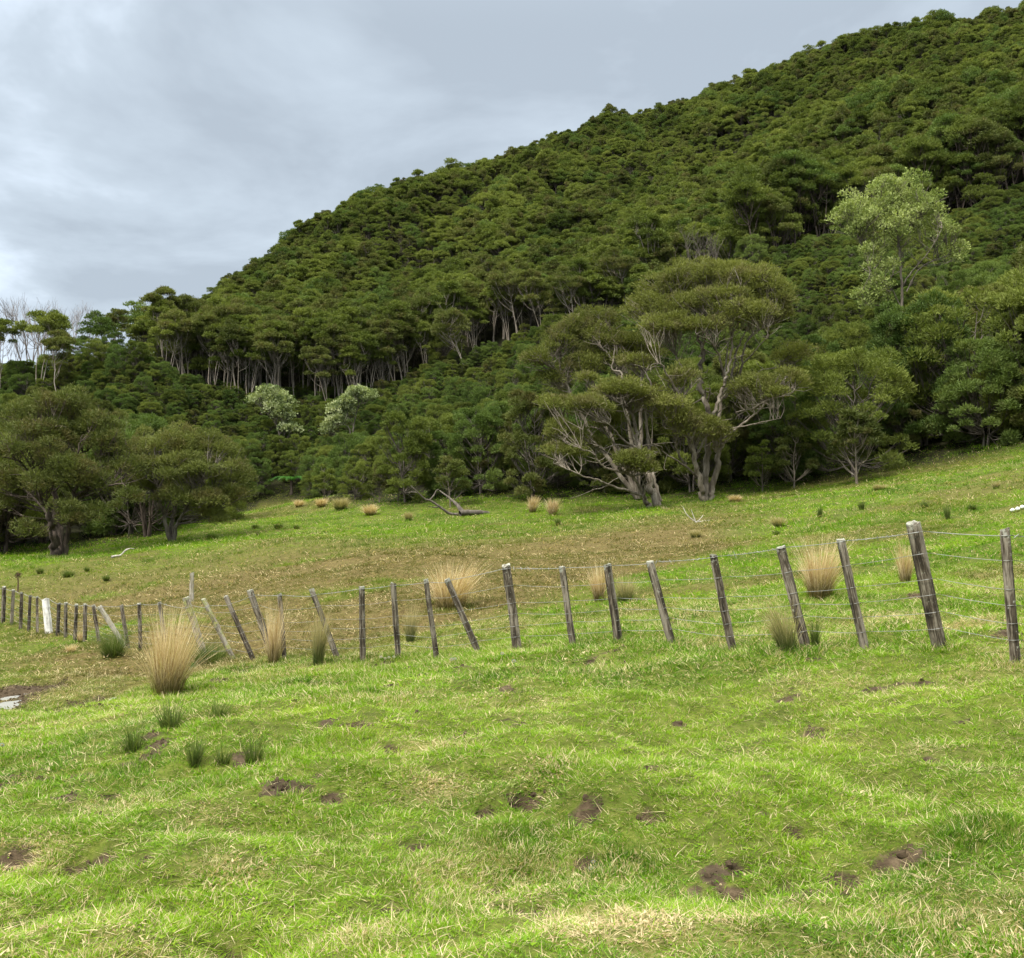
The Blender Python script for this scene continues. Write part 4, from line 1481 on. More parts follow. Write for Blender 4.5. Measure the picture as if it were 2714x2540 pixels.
proto('sapling', 3, [M_OLIVE, M_LEAF, M_OLIVE], M_BARK, H=3.0, R=1.05, mode='dome', stems=1, K=26, num=4200, L=.18, W=.04, flat=.6, cb=.30, r0=.045, lean=0, ca=(.16, .34))

CAND = []   # px, d, x, y, kind, proto index, scale, group id


def put_tree(name, key, k, x, y, sc, rot, label, cat='tree', group=None, zscale=1.0, sink=.1):
    tm, cm, _, lf = PROTO[key][k]
    root = empty(name, (x, y, gz(x, y) - sink), label, cat, group, rot, (sc, sc, sc * zscale))
    link('trunk', tm, root)
    link('crown', cm, root)
    return root


def hexgrid(rng, x0, x1, y0, y1, s, jit=.33):
    rows = np.arange(y0, y1, s * .87)
    out = []
    for i, y in enumerate(rows):
        xs = np.arange(x0, x1, s) + (s / 2 if i % 2 else 0)
        out.append(np.column_stack([xs + rng.normal(size=len(xs)) * s * jit, y + rng.normal(size=len(xs)) * s * jit]))
    return np.vstack(out)


rng = np.random.default_rng(2024)
FH = [(-600, 7.5), (0, 7.5), (100, 7.8), (330, 6.4), (450, 6.2), (560, 5.4), (700, 4.4), (900, 4.0), (1200, 4.6), (1500, 5.2), (1750, 6.0), (1900, 6.4), (2100, 6.0), (2300, 6.8), (2500, 8.2), (2714, 9.2), (3000, 9.5)]
# clearings kept for the trees built one by one: x, y, radius
keepout = []
for px, d, r_ in [(1735, 54, 4.0), (1865, 56, 4.0), (2370, 74, 3.0), (735, 94, 2.6), (940, 93, 2.5), (100, 53.5, 4.0), (450, 56, 3.0)]:
    keepout.append(((px - CX) / F * d, d, r_))
B = hexgrid(rng, -75, 75, 48, 112, 3.05)
B2 = hexgrid(rng, -50, 60, 74, 108, 2.5)
p2_ = CX + F * B2[:, 0] / B2[:, 1]
B2 = B2[(B2[:, 1] > bound_d(p2_) - 16) & (p2_ > 375)]
B = np.vstack([B, B2])
bp_ = CX + F * B[:, 0] / B[:, 1]
tl, bd, rd = treeline_d(bp_), bound_d(bp_), ridge_d(bp_)
ok = (B[:, 1] > tl + .8) & (B[:, 1] < np.minimum(bd - 2.4, rd + 6)) & (bp_ > -260) & (bp_ < 2980)
for kx, ky, kr in keepout:
    ok &= np.hypot(B[:, 0] - kx, B[:, 1] - ky) > kr
LIST = []
for (x, y), px, t_, b_ in zip(B[ok], bp_[ok], tl[ok], bd[ok]):
    if rng.random() < .05:
        continue
    b_ = min(b_, 100)
    fr = np.clip((y - t_) / (b_ - t_), 0, 1)
    fq = min(1, fr * 1.35)
    fh = np.interp(px, [q[0] for q in FH], [q[1] for q in FH])
    H = (fh * (1 - fq) + (np.interp(px, [380, 950, 1150, 1900, 2100], [1.8, 1.8, 2.4, 2.4, 1.9]) if px > 375 else np.interp(px, [200, 375], [2.7, 3.6])) * fq) * rng.uniform(.68, 1.3)
    if px < 420 and fr < .35 and rng.random() < .55:
        key, k, sc = 'spreading', int(rng.integers(0, 4)), H / 8.5
    else:
        key, k, sc = 'bush', int(rng.integers(0, 8)), H / 6.0
        if 430 < px < 1250 and k in (4,):
            k = 0
    LIST.append([px, y, x, key, k, sc, H, 'B', fr])
A_ = hexgrid(rng, -140, 150, 98, 262, 2.15)
ap = CX + F * A_[:, 0] / A_[:, 1]
A2 = hexgrid(rng, -140, 150, 98, 262, 1.55)
A3 = hexgrid(rng, -45, 70, 96, 118, 1.5)
ap3 = CX + F * A3[:, 0] / A3[:, 1]
e3 = A3[:, 1] - bound_d(ap3)
A3 = A3[(e3 < 3.6) & (ap3 > 410) & ((ap3 < 1080) | (ap3 > 2000))]
ap2 = CX + F * A2[:, 0] / A2[:, 1]
A_ = np.vstack([A_[A_[:, 1] - bound_d(ap) < 30], A2[A2[:, 1] - bound_d(ap2) >= 30], A3])
ap = CX + F * A_[:, 0] / A_[:, 1]
ab, ar = bound_d(ap) + (fbm(A_[:, 0] / 6, A_[:, 1] / 40, 121, 2) - .5) * 9, ridge_d(ap)
ok = (A_[:, 1] > ab + .2) & (A_[:, 1] < ar + 9) & (ap > 372) & (ap < 3100)
for (x, y), px, b_ in zip(A_[ok], ap[ok], ab[ok]):
    dep = y - b_
    u = rng.random()
    if dep < 6.0 and u < np.interp(px, [380, 1000, 1350, 1550, 1950, 2100], [.95, .95, .85, .35, .35, .85]):
        key = 'kanuka' if px < 960 + 200 * (rng.random() - .5) else 'leaning' if px < 1980 else 'darkstem'
        k = int(rng.integers(0, len(PROTO[key])))
        ph = dict(kanuka=8.2, leaning=7.6, darkstem=8.0)[key]
        H = rng.uniform(.86 if px < 1010 else .72, 1.14) * ph * (1.08 if px > 1950 else 1.0)
        sc = H / ph
    elif dep < 2.0 and u > .93:
        key, k = 'bush', int(rng.integers(0, 8))
        H = rng.uniform(2.5, 4.5)
        sc = H / 6.0
    else:
        key, k = 'canopy', int(rng.integers(0, 8))
        H = rng.uniform(5.0, 7.0) * (.92 if dep >= 30 else 1.0) * (1.1 if rng.random() < .04 else 1.0)
        sc = H / 7.0 * (.84 if dep < 30 else rng.uniform(.42, .62) + .42 * float(sstep(.35, .7, fbm(np.array(x / 9.0), np.array(y / 9.0), 131, 2))))
    LIST.append([px, y, x, key, k, sc, H, 'A', dep])
# rank by how large they show
for r in LIST:
    vis = r[6] / r[1]
    inside = -60 < r[0] < 2780
    if r[7] == 'A':
        vis *= 1.0 if r[8] < 3.4 else .62
    else:
        vis *= 1.0 if r[8] < .6 else .85
    r.append(vis if inside else -1)
LIST.sort(key=lambda r: -r[-1])
NIND = 285
IND, REST = LIST[:NIND], LIST[NIND:]


def region(r):
    px = r[0]
    if r[7] == 'A':
        if r[3] == 'bush':
            return ('low bush', 'among the stems of the hillside stands')
        if r[3] == 'canopy' and r[8] < 6:
            return ('dome crowned tree', 'on the front edge of the hillside stands')
        if r[3] == 'canopy':
            return ('dome crowned tree', 'hillside canopy above the upper stand' if px > 1900 else 'hillside canopy above the lower stand')
        if px < 1010:
            return ('slender pale trunked tree', 'tall stand above the gully')
        if px < 1560:
            return ('slender leaning tree', 'stand edge left of the big domed tree')
        if px < 2000:
            return ('slender tree', 'stand edge above the big domed tree')
        return ('tall dark stemmed tree', 'upper stand behind the pale tree')
    row = 'front row' if r[8] < .16 else 'second row' if r[8] < .38 else 'middle rows' if r[8] < .7 else 'upper rows'
    if px < 600:
        return ('spreading tree' if r[3] == 'spreading' else 'bushy tree', f'{row}, bush left of gully')
    if px < 1500:
        return ('low bushy tree' if r[6] < 4.6 else 'bushy tree', f'{row}, bush right of gully')
    if px < 2150:
        return ('bushy tree', f'{row}, bush behind the big trees')
    return ('tall bushy tree' if r[6] > 6.5 else 'bushy tree', f'{row}, bush on the right')


from collections import defaultdict
RG = defaultdict(list)
for r in IND:
    RG[region(r)].append(r)
for (kind, where), rs in RG.items():
    rs.sort(key=lambda r: r[0])
    for j, r in enumerate(rs):
        px, y, x, key, k, sc = r[:6]
        leaf = LC[PROTO[key][k][3].name]
        lb = f'{leaf} {kind}, {ordinal(j + 1)} from left, {where}' if len(rs) > 1 else f'{leaf} {kind}, {where}'
        nm = {'A': 'kanuka_tree', 'B': 'bush_tree'}[r[7]]
        put_tree(nm, key, k, x, y, sc, rng.uniform(-.4, .4) if key in ('kanuka', 'leaning', 'darkstem') else rng.uniform(0, 6.28), lb, 'tree', 'trees ' + where, rng.uniform(.92, 1.1))

# the far canopy nobody could count
keys = ['bush', 'kanuka', 'leaning', 'darkstem', 'canopy', 'spreading']
srcs, lut = [], {}
for key in keys:
    for k, p in enumerate(PROTO[key]):
        lut[(key, k)] = len(srcs)
        srcs.append(p[2])
x = np.array([r[2] for r in REST])
y = np.array([r[1] for r in REST])
m = len(REST)
sc = np.array([r[5] for r in REST])
o = scatter('hillside_forest', np.stack([x, y, height(x, y) - .1], 1), srcs, [lut[(r[3], r[4])] for r in REST],
            np.stack([np.zeros(m), np.zeros(m), rng.uniform(0, 6.28, m)], 1), np.stack([sc, sc, sc * rng.uniform(.9, 1.1, m)], 1))
o['label'] = 'dense dark green forest canopy covering the hillside up to the skyline'
o['category'] = 'forest'

# undergrowth that fills the slope below the stands
U = hexgrid(rng, -75, 75, 56, 118, 1.35)
up = CX + F * U[:, 0] / U[:, 1]
ut, ub = treeline_d(up), np.minimum(bound_d(up), 104)
ok = (U[:, 1] > ut + (ub - ut) * .30) & (U[:, 1] < ub + 4) & (up > -200) & (up < 2950)
U = U[ok]
m = len(U)
us_ = rng.uniform(.16, .36, m)
o = scatter('undergrowth', np.column_stack([U, height(U[:, 0], U[:, 1]) - .12]), srcs[:8], rng.integers(0, 8, m), np.stack([np.zeros(m), np.zeros(m), rng.uniform(0, 6.28, m)], 1), np.stack([us_ * 1.25, us_ * 1.25, us_], 1))
o['label'] = 'low green undergrowth covering the slope between bush and tall stands'
o['category'] = 'undergrowth'

# saplings along the bush edge
for px, py, H, k, lb in [(1006, 1334, 2.6, 0, 'yellowish sapling with thin trunk, left of the pair in front of the bush'), (1056, 1330, 2.3, 1, 'darker sapling with thin trunk, right of the pair in front of the bush'),
                         (1195, 1345, 3.2, 2, 'small olive tree leaning over the fallen log'), (860, 1330, 2.6, 1, 'small dark sapling with bare stem at the gully mouth'),
                         (2104, 1294, 3.6, 0, 'thin pale stemmed sapling under the dark bush right of the tall tree'), (2272, 1284, 4.2, 2, 'olive sapling with two pale stems at the right bush edge'),
                         (2020, 1305, 3.0, 1, 'small bush edge sapling just right of the tall tree trunk')]:
    b = hit(px, py, dmax=80)
    put_tree('sapling', 'sapling', k, b[0], b[1], H / 3.0, px * .1, lb, 'tree', 'saplings at the bush edge')


# ---- the two big kanuka trees, limbs traced and given depth
def build_tree(name, base, label, limbs, pads, conv, d0, leaf, bark, seed, num, L, W, flat, group=None, branchy=True, cat='tree', dspread=1.0, rise=1.0, fill=1.45):
    rng = np.random.default_rng(seed)
    root = empty(name, base, label, cat, group)
    nodes, nrad = [], []
    T = Acc()
    for i, (pp, ra, rb, da, db) in enumerate(limbs):
        m_ = len(pp)
        raw = np.array([P(*conv(*q), d0 + da + (db - da) * j / (m_ - 1)) for j, q in enumerate(pp)])
        pa = spline(raw, 5) - base
        pa[2:-1] += rng.normal(size=pa[2:-1].shape) * ra * .16
        rad = np.linspace(ra, rb, len(pa)) * (.62 if ra > .1 else .8)
        if i == 0 or pp[0] == limbs[0][0][0]:
            rad[:3] *= np.array([1.25, 1.12, 1.04])
        V, Fq = tube(pa, rad, 9 if ra > .08 else 6, rough=.05, rng=rng)
        T.add(V, Fq)
        nodes.append(pa[len(pa) // 4:])
        nrad.append(rad[len(pa) // 4:])
        if branchy:
            for s in range(max(2, len(pa) // 5)):
                q = rng.integers(len(pa) // 3, len(pa))
                dirv = rng.normal(size=3) * np.array([1, 1, .6]) + np.array([0, 0, .5])
                e = pa[q] + dirv / np.linalg.norm(dirv) * rng.uniform(.5, 1.6)
                mdl = (pa[q] + e) / 2 + rng.normal(size=3) * .12
                T.add(*tube(spline([pa[q], mdl, e], 3), np.linspace(max(.014, rad[q] * .4), .008, 7), 5))
    ND, NR = np.vstack(nodes), np.concatenate(nrad)
    Cn = Acc()
    cl = []
    for (cx_, cy_, hw, hh, dd, cnt) in pads:
        cnt = int(cnt * fill) + 1
        hh = hh * 1.2
        c0 = P(*conv(cx_, cy_), d0 + dd)
        d_ = d0 + dd
        k_ = abs(conv(1, 0)[0] - conv(0, 0)[0])
        rw, rh = hw * k_ / F * d_, hh * k_ / F * d_
        for j in range(cnt):
            u = rng.normal(size=3)
            u /= np.linalg.norm(u)
            rr = rng.random() ** .45
            cc = c0 + u * rr * np.array([rw, rw * .8 * dspread, rh]) - base
            cc[2] += rh * .15 * (1 - (u[0] * rr) ** 2)
            cl.append((cc, rng.uniform(.32, .78)))
    tot = sum(a * a for c, a in cl)
    for c, a in cl:
        dn = np.linalg.norm((ND - c + np.array([0, 0, rise])) * np.array([1, .8, 1]), axis=1) + np.where(ND[:, 2] > c[2] - .4, 1.5, 0)
        q = int(np.argmin(dn))
        mdl = (ND[q] + c) / 2 + np.array([rng.normal() * .15, rng.normal() * .15, -.12])
        T.add(*tube(spline([ND[q], mdl, c], 3), np.linspace(*((max(.022, min(.05, NR[q] * .6)), .012) if rng.random() < .4 else (.013, .008)), 7), 5))
        for _ in range(2):
            e = c + rng.normal(size=3) * a * np.array([.6, .6, .35])
            T.add(*tube([mdl, (mdl + e) / 2 + rng.normal(size=3) * .08, e], [.018, .014, .008], 4))
        m_ = max(10, int(num * a * a / tot))
        V, Fq = clump_sprays(rng, c, a, flat, m_, L, W, jit=.45)
        Cn.add(V, Fq, np.clip(np.repeat(rng.random(m_) * .55, 4) + rng.random() * .45, 0, 1))
    V, Fs, _ = T.arrays()
    link('trunk', make_mesh('trunk', V, Fs, bark, smooth=True), root)
    V, Fs, A = Cn.arrays()
    link('crown', make_mesh('crown', V, Fs, leaf, dict(rnd=A)), root)
    return root


Z1 = lambda x, y: (1440 + x / 3.722, 900 + y / 3.722)
Z2 = lambda x, y: (1700 + x / 3.722, 680 + y / 3.722)
z2 = lambda x, y: (x + 260 * 3.722, y - 220 * 3.722)    # second zoom written in the first one's pixels
d1 = 54.0
b1 = P(*Z1(1095, 1745), d1)
b1[2] = gz(b1[0], b1[1]) - .15
limbs1 = [
    ([(1095, 1760), (1050, 1640), (1010, 1580), (965, 1535)], .30, .12, 0, -.3),
    ([(965, 1535), (830, 1490), (660, 1440), (550, 1395), (390, 1345), (200, 1265), (100, 1225)], .11, .03, -.3, -3.0),
    ([(640, 1440), (560, 1470), (480, 1480)], .045, .02, -1.2, -1.8),
    ([(1130, 1650), (1070, 1480), (1010, 1300), (975, 1150), (930, 1010), (900, 860), (850, 700)], .34, .12, .4, .8),
    ([(1150, 1600), (1100, 1420), (1070, 1260), (1040, 1050), (1025, 850), (1000, 640)], .20, .09, .5, 1.5),
    ([(985, 1530), (930, 1420), (860, 1340), (740, 1300), (610, 1265), (530, 1190), (500, 1130), (370, 1075)], .10, .03, 0, -2.0),
    ([(870, 1340), (780, 1220), (690, 1150), (560, 1080), (430, 1000)], .085, .03, 0, 1.5),
    ([(930, 1075), (800, 1005), (730, 920), (650, 840)], .11, .035, .6, -1.0),
    ([(770, 1115), (690, 1020), (600, 920), (525, 810)], .12, .04, .5, 2.0),
    ([(600, 910), (500, 870), (330, 870), (190, 830)], .06, .02, 1.4, 2.5),
    ([(920, 1060), (870, 900), (830, 800), (775, 640)], .11, .05, .6, -.5),
    ([(860, 1060), (720, 1040), (600, 1075), (550, 1050)], .055, .02, .5, -1.0),
    ([(1010, 700), (1130, 740), (1190, 820), (1200, 880)], .055, .02, 1.3, .4),
    ([(1000, 640), (960, 430), (970, 300), (920, 200)], .09, .04, 1.5, 2.2),
    ([(1000, 640), (1070, 470), (1010, 330), (1050, 250)], .07, .03, 1.5, 1.0),
    ([(775, 640), (760, 480), (770, 330), (680, 300), (690, 200)], .08, .03, -.5, .5),
    ([(850, 700), (690, 560), (510, 590), (490, 420), (430, 340)], .09, .03, .8, 2.5),
]
pads1 = [(800, 520, 270, 70, 0, 26), (1120, 600, 130, 70, 1, 10), (380, 660, 330, 70, -.3, 24), (90, 620, 160, 60, .5, 8), (860, 1205, 180, 55, -1.2, 11), (1010, 1270, 90, 45, -1, 5), (230, 930, 190, 90, -.5, 11),
         (240, 1110, 210, 80, -1.0, 11), (1260, 735, 90, 55, .5, 6), (960, 230, 160, 60, 1.8, 8), (430, 400, 60, 30, 2.0, 4), (420, 1040, 150, 60, .5, 6), (640, 800, 160, 60, 1.0, 8)]
build_tree('kanuka_tree', b1, 'big kanuka leaning left with two thick trunks and long bare low limbs', limbs1, pads1, Z1, d1, M_HERO, M_BARK, 77, 38000, .19, .038, .5, 'big paddock edge trees', rise=.45)

d2 = 56.0
b6 = P(*Z1(930, 1560), 60.0)
b6[2] = gz(b6[0], b6[1]) - .2
limbs6 = [([(930, 1570), (700, 1050), (510, 620), (490, 420), (420, 320), (300, 200)], .20, .03, 0, 1.0), ([(930, 1570), (860, 950), (765, 420), (690, 220), (560, 60)], .20, .03, 0, -1.0),
          ([(930, 1570), (960, 950), (970, 440), (1000, 310), (1050, 230), (1000, 60)], .20, .03, 0, 1.5), ([(930, 1570), (520, 1000), (270, 540), (175, 360), (160, 230), (80, 120)], .20, .03, 0, 0),
          ([(175, 360), (60, 220), (-60, 180)], .06, .02, 0, -1.0), ([(490, 400), (600, 150), (560, -60)], .07, .02, 0, 1.5), ([(690, 220), (700, 40), (640, -160)], .07, .02, -1, .5), ([(300, 200), (280, 40), (200, -40)], .05, .02, 1, 1)]
pads6 = [(390, 270, 190, 80, 0, 12), (480, 140, 170, 60, .4, 10), (90, 380, 140, 60, 0, 8), (150, 60, 200, 90, 0, 16), (350, -80, 240, 100, .5, 20), (620, 20, 220, 80, 0, 16), (700, 200, 180, 60, -.4, 10), (560, -180, 240, 90, 1, 18), (980, 150, 200, 60, .8, 12), (-60, 190, 150, 60, -.5, 9), (850, 60, 200, 80, .5, 12)]
build_tree('kanuka_tree', b6, 'olive kanuka with rounded domes behind the big left leaning kanuka', limbs6, pads6, Z1, 60.0, M_HERO, M_BARK, 82, 34000, .19, .038, .55, 'big paddock edge trees')

b2 = P(*Z1(1610, 1640), d2)
b2[2] = gz(b2[0], b2[1]) - .15
limbs2 = [
    ([(1610, 1645), (1595, 1560), (1600, 1430), (1605, 1300), (1620, 1000), (1625, 760), (1595, 590), (1548, 430), (1555, 270), (1575, 150), (1545, 30), z2(560, 780), z2(600, 680), z2(640, 560), z2(690, 450), z2(740, 340)], .33, .035, 0, 1.5),
    ([(1590, 1600), (1560, 1480), (1535, 1350), (1490, 1180), (1450, 1010), (1440, 850), (1380, 700), (1350, 540), (1240, 385), (1180, 270), (1090, 240)], .26, .03, -.1, -2.2),
    ([(1640, 1600), (1660, 1470), (1705, 1300), (1720, 1120), (1690, 980), z2(700, 1650), z2(740, 1500), z2(795, 1330), z2(830, 1240), z2(850, 1130), z2(900, 900), z2(905, 700), z2(895, 500), z2(880, 400)], .27, .03, .2, -.8),
    ([z2(760, 1680), z2(780, 1500), z2(800, 1380), z2(870, 1240), z2(910, 1080), z2(935, 930), z2(990, 830), z2(1060, 640), z2(1000, 520)], .16, .03, .4, 1.6),
    ([z2(830, 1240), z2(805, 1130), z2(770, 990), z2(725, 890), z2(670, 815)], .10, .03, 0, -1.5),
    ([z2(820, 1160), z2(840, 1000), z2(850, 850), z2(760, 790)], .06, .02, .1, 1.2),
    ([z2(940, 1270), z2(985, 1110), z2(1000, 960), z2(1050, 830), z2(1190, 700), z2(1310, 540)], .12, .03, .6, -.8),
    ([z2(1015, 1045), z2(1100, 960), z2(1190, 850), z2(1280, 770)], .055, .018, .2, -1.8),
    ([z2(1050, 830), z2(1120, 740), z2(1300, 670), z2(1450, 610)], .06, .018, .2, 1.4),
    ([(1715, 1160), (1790, 1000), z2(800, 1800), z2(950, 1690), z2(1080, 1590), z2(1180, 1500), z2(1270, 1350), z2(1310, 1260), z2(1350, 1200)], .14, .03, 0, -2.6),
    ([z2(870, 1740), z2(900, 1695), z2(1050, 1670), z2(1200, 1630), z2(1370, 1600)], .06, .015, -.6, -2.4),
    ([z2(1100, 1500), z2(1230, 1425), z2(1340, 1390), z2(1430, 1375)], .05, .015, -1.6, -3.0),
    ([z2(930, 1540), z2(1050, 1510), z2(1180, 1500), z2(1330, 1490)], .045, .014, -.8, .5),
    ([z2(820, 1400), z2(900, 1320), z2(1000, 1275), z2(1080, 1210), z2(1190, 1120), z2(1330, 1100), z2(1440, 1040)], .08, .02, .5, 2.4),
    ([(1510, 1350), (1400, 1250), (1290, 1180), (1180, 1110), (1165, 1060), (1070, 1030)], .075, .02, -.2, -2.0),
    ([(1400, 1240), (1320, 1100), (1305, 960), (1270, 820)], .08, .035, -.3, -1.2),
    ([(1350, 540), (1410, 380), (1360, 260), (1300, 140), (1270, 20)], .09, .03, -1.4, 1.0),
    ([(1610, 640), (1640, 540), (1650, 480)], .07, .03, .8, .5),
    ([(1625, 900), (1540, 770), (1440, 690)], .05, .015, .4, 1.8),
    ([z2(590, 960), z2(620, 850), z2(640, 760), z2(680, 600), z2(820, 545)], .07, .02, 1.0, -1.0),
    ([z2(560, 800), z2(520, 690), z2(440, 640), z2(380, 560)], .07, .02, 1.1, 2.0),
]
pz = lambda x, y, *r: (*z2(x, y), *r)
pads2 = [pz(640, 200, 420, 110, 1.5, 34), pz(1060, 260, 330, 130, .5, 32), pz(300, 330, 330, 120, 2.5, 28), pz(1230, 420, 220, 170, -.2, 30), pz(820, 420, 360, 90, 0, 24), pz(460, 520, 260, 90, .5, 20),
         pz(1000, 560, 280, 80, -1, 18), pz(250, 700, 280, 90, -.5, 20), pz(640, 680, 180, 70, -1, 10), pz(60, 520, 250, 110, 1.5, 18), pz(1380, 560, 90, 110, .5, 9), pz(1150, 1280, 220, 70, -1.5, 12), pz(1480, 1230, 140, 60, -2.0, 8), pz(1330, 1380, 110, 45, -2.4, 6),
         pz(980, 1330, 160, 70, 0, 8), pz(380, 1180, 150, 110, -1.5, 10), pz(250, 1450, 170, 60, -2, 8), pz(420, 1560, 120, 60, -1, 6), pz(1500, 960, 150, 70, 2, 8),
         (1470, 900, 220, 90, -1.0, 14), (1690, 930, 130, 60, -.5, 7), (1380, 830, 90, 60, -1.5, 6)]
build_tree('kanuka_tree', b2, 'tallest domed kanuka with many upright pale trunks at the paddock edge', limbs2, pads2, Z1, d2, M_HERO, M_BARK, 78, 84000, .19, .038, .62, 'big paddock edge trees', rise=1.0)

# ---- left hand trees in the paddock corner
Z7 = lambda x, y: (x / 3.722, 1050 + y / 3.722)
d3 = 53.5
b3 = P(*Z7(560, 1600), d3)
b3[2] = gz(b3[0], b3[1]) - .15
limbs3 = [
    ([(540, 1620), (540, 1450), (520, 1300), (480, 1180), (450, 1080), (400, 1000), (360, 800), (330, 650), (250, 500)], .38, .05, 0, -1.5),
    ([(600, 1600), (580, 1400), (570, 1200), (545, 1000), (545, 800), (640, 600), (650, 350), (580, 200)], .34, .05, .3, 1.8),
    ([(640, 1590), (660, 1380), (700, 1200), (720, 1000), (760, 850), (760, 600), (800, 400)], .24, .04, .1, -.8),
    ([(690, 1080), (750, 980), (830, 940), (960, 935), (1090, 880), (1200, 865), (1250, 900), (1260, 970)], .09, .02, 0, -2.2),
    ([(700, 1100), (800, 1010), (960, 945)], .06, .02, 0, 1.5),
    ([(760, 850), (950, 720), (1120, 680), (1300, 650)], .07, .02, -.4, .8),
    ([(545, 800), (480, 560), (490, 350), (560, 300)], .10, .03, .5, -1.0),
    ([(480, 480), (430, 350), (360, 300)], .05, .02, 0, .8),
    ([(640, 600), (860, 540), (940, 440), (1010, 420)], .06, .02, .8, 2.0),
    ([(480, 1180), (330, 1000), (200, 900), (60, 870)], .11, .03, 0, 1.2),
    ([(400, 1000), (250, 700), (120, 620), (20, 600)], .08, .02, -.4, -1.5),
]
pads3 = [(480, 130, 330, 110, .5, 26), (720, 120, 160, 120, 1.2, 12), (180, 250, 240, 120, .5, 16), (180, 530, 190, 70, -1.6, 11), (480, 590, 150, 100, -1.5, 11), (730, 770, 160, 130, -1.8, 14), (420, 890, 130, 100, -2, 9),
         (780, 1160, 220, 90, -1.8, 14), (880, 320, 260, 130, .8, 20), (1100, 480, 250, 130, .5, 18), (1180, 690, 210, 100, .5, 12), (640, 400, 230, 110, 0, 16), (130, 840, 220, 130, 1, 14), (40, 1000, 160, 130, 1, 9), (1260, 990, 50, 70, -2.2, 4),
         (960, 880, 160, 80, -.8, 8), (330, 380, 200, 80, -1, 10), (300, 1330, 130, 70, -1.5, 6), (1040, 280, 160, 90, 1.2, 9)]
build_tree('kanuka_tree', b3, 'old tree with thick dark furrowed trunks at the far left of the paddock', limbs3, pads3, Z7, d3, M_OLIVE, M_BARKD, 79, 46000, .20, .038, .65, 'paddock corner trees', fill=1.0)

d4 = 56.0
b4 = P(*Z7(1700, 1440), d4)
b4[2] = gz(b4[0], b4[1]) - .15
limbs4 = [
    ([(1690, 1450), (1650, 1330), (1620, 1180), (1580, 1050), (1560, 900), (1520, 700), (1540, 500)], .20, .04, 0, -1.0),
    ([(1700, 1450), (1690, 1330), (1700, 1180), (1760, 1000), (1740, 800), (1800, 550)], .22, .04, .1, 1.2),
    ([(1715, 1450), (1740, 1300), (1780, 1200), (1860, 1100), (1950, 950), (2050, 700)], .19, .03, .1, -.8),
    ([(1610, 1230), (1560, 1250), (1520, 1000), (1450, 1010)], .06, .02, 0, -1.2),
    ([(1755, 1230), (1850, 1210), (2000, 1130), (2200, 1000)], .07, .02, .1, .8),
]
pads4 = [(1650, 520, 240, 110, 0, 18), (1900, 480, 260, 130, .8, 20), (1500, 700, 170, 100, -.6, 10), (1800, 760, 280, 120, -1, 20), (2100, 760, 260, 130, 0, 18), (2250, 1000, 230, 110, .4, 14), (1980, 1060, 200, 90, -1, 11), (1500, 900, 120, 80, .5, 7),
         (2150, 500, 220, 120, 1, 14), (2330, 820, 180, 120, .6, 10), (1680, 960, 160, 70, -1, 8), (2100, 1200, 180, 60, -.4, 7), (1450, 560, 130, 90, .4, 7)]
build_tree('kanuka_tree', b4, 'multi stemmed tree with short reddish boles right of the old left tree', limbs4, pads4, Z7, d4, M_OLIVE, M_BARKM, 80, 38000, .20, .038, .65, 'paddock corner trees', fill=1.0)

# ---- pale silvery tree on the right slope
Z4 = lambda x, y: (1900 + x / 1.959, 350 + y / 1.959)
d5 = 74.0
b5 = P(*Z4(960, 1000), d5)
b5[2] = gz(b5[0], b5[1]) - .2
limbs5 = [
    ([(960, 1010), (960, 820), (955, 700), (945, 600), (940, 450), (930, 330), (910, 250)], .16, .03, 0, 0),
    ([(965, 800), (1000, 740), (1060, 670), (1110, 610), (1170, 500)], .07, .02, 0, -1.5),
    ([(985, 830), (1030, 740), (1080, 690), (1200, 640), (1270, 620)], .055, .02, 0, 1.2),
    ([(950, 660), (830, 660), (760, 600), (730, 540), (680, 450)], .08, .02, 0, 1.0),
    ([(950, 900), (900, 800), (840, 760), (790, 750)], .05, .015, 0, -1.2),
    ([(945, 560), (1020, 470), (1080, 400)], .05, .015, 0, -1.0),
    ([(940, 480), (850, 380), (790, 320)], .05, .015, 0, .8),
]
pads5 = [(920, 300, 150, 70, 0, 15), (830, 380, 200, 80, .5, 20), (1010, 370, 150, 90, -.5, 16), (720, 480, 130, 70, .5, 12), (900, 480, 220, 80, -.8, 20), (1100, 480, 150, 70, .2, 14), (1190, 560, 90, 60, .6, 8), (640, 480, 50, 50, .8, 4),
         (830, 700, 90, 110, -.4, 10), (840, 830, 80, 80, -.6, 8), (790, 880, 70, 50, -.8, 5), (1000, 590, 200, 40, .8, 7), (1250, 640, 80, 40, 1, 4)]
build_tree('silver_tree', b5, 'pale yellow green tree with light trunk, brightest on the right slope', limbs5, pads5, Z4, d5, M_PALE, M_BARK, 81, 22000, .19, .095, .8)

# ---- cream flowering shrubs by the gully
def flowering(px_base, py_base, d, pads, label, seed):
    conv = lambda x, y: (x, y)
    b = P(px_base, py_base, d)
    b[2] = gz(b[0], b[1]) - .1
    top = pads[0]
    limbs = [([(px_base, to_px(b)[1]), (px_base + (top[0] - px_base) * .3, (to_px(b)[1] + top[1]) / 2), (top[0], top[1])], .09, .03, 0, .2),
             ([(px_base, to_px(b)[1]), (px_base - 8, (to_px(b)[1] + top[1]) / 2), (pads[-1][0], pads[-1][1])], .07, .02, 0, -.4)]
    build_tree('flowering_shrub', b, label, limbs, pads, conv, d, M_FLOWER, M_BARKM, seed, 7000, .20, .12, .8, 'cream flowering shrubs', branchy=False, cat='shrub')


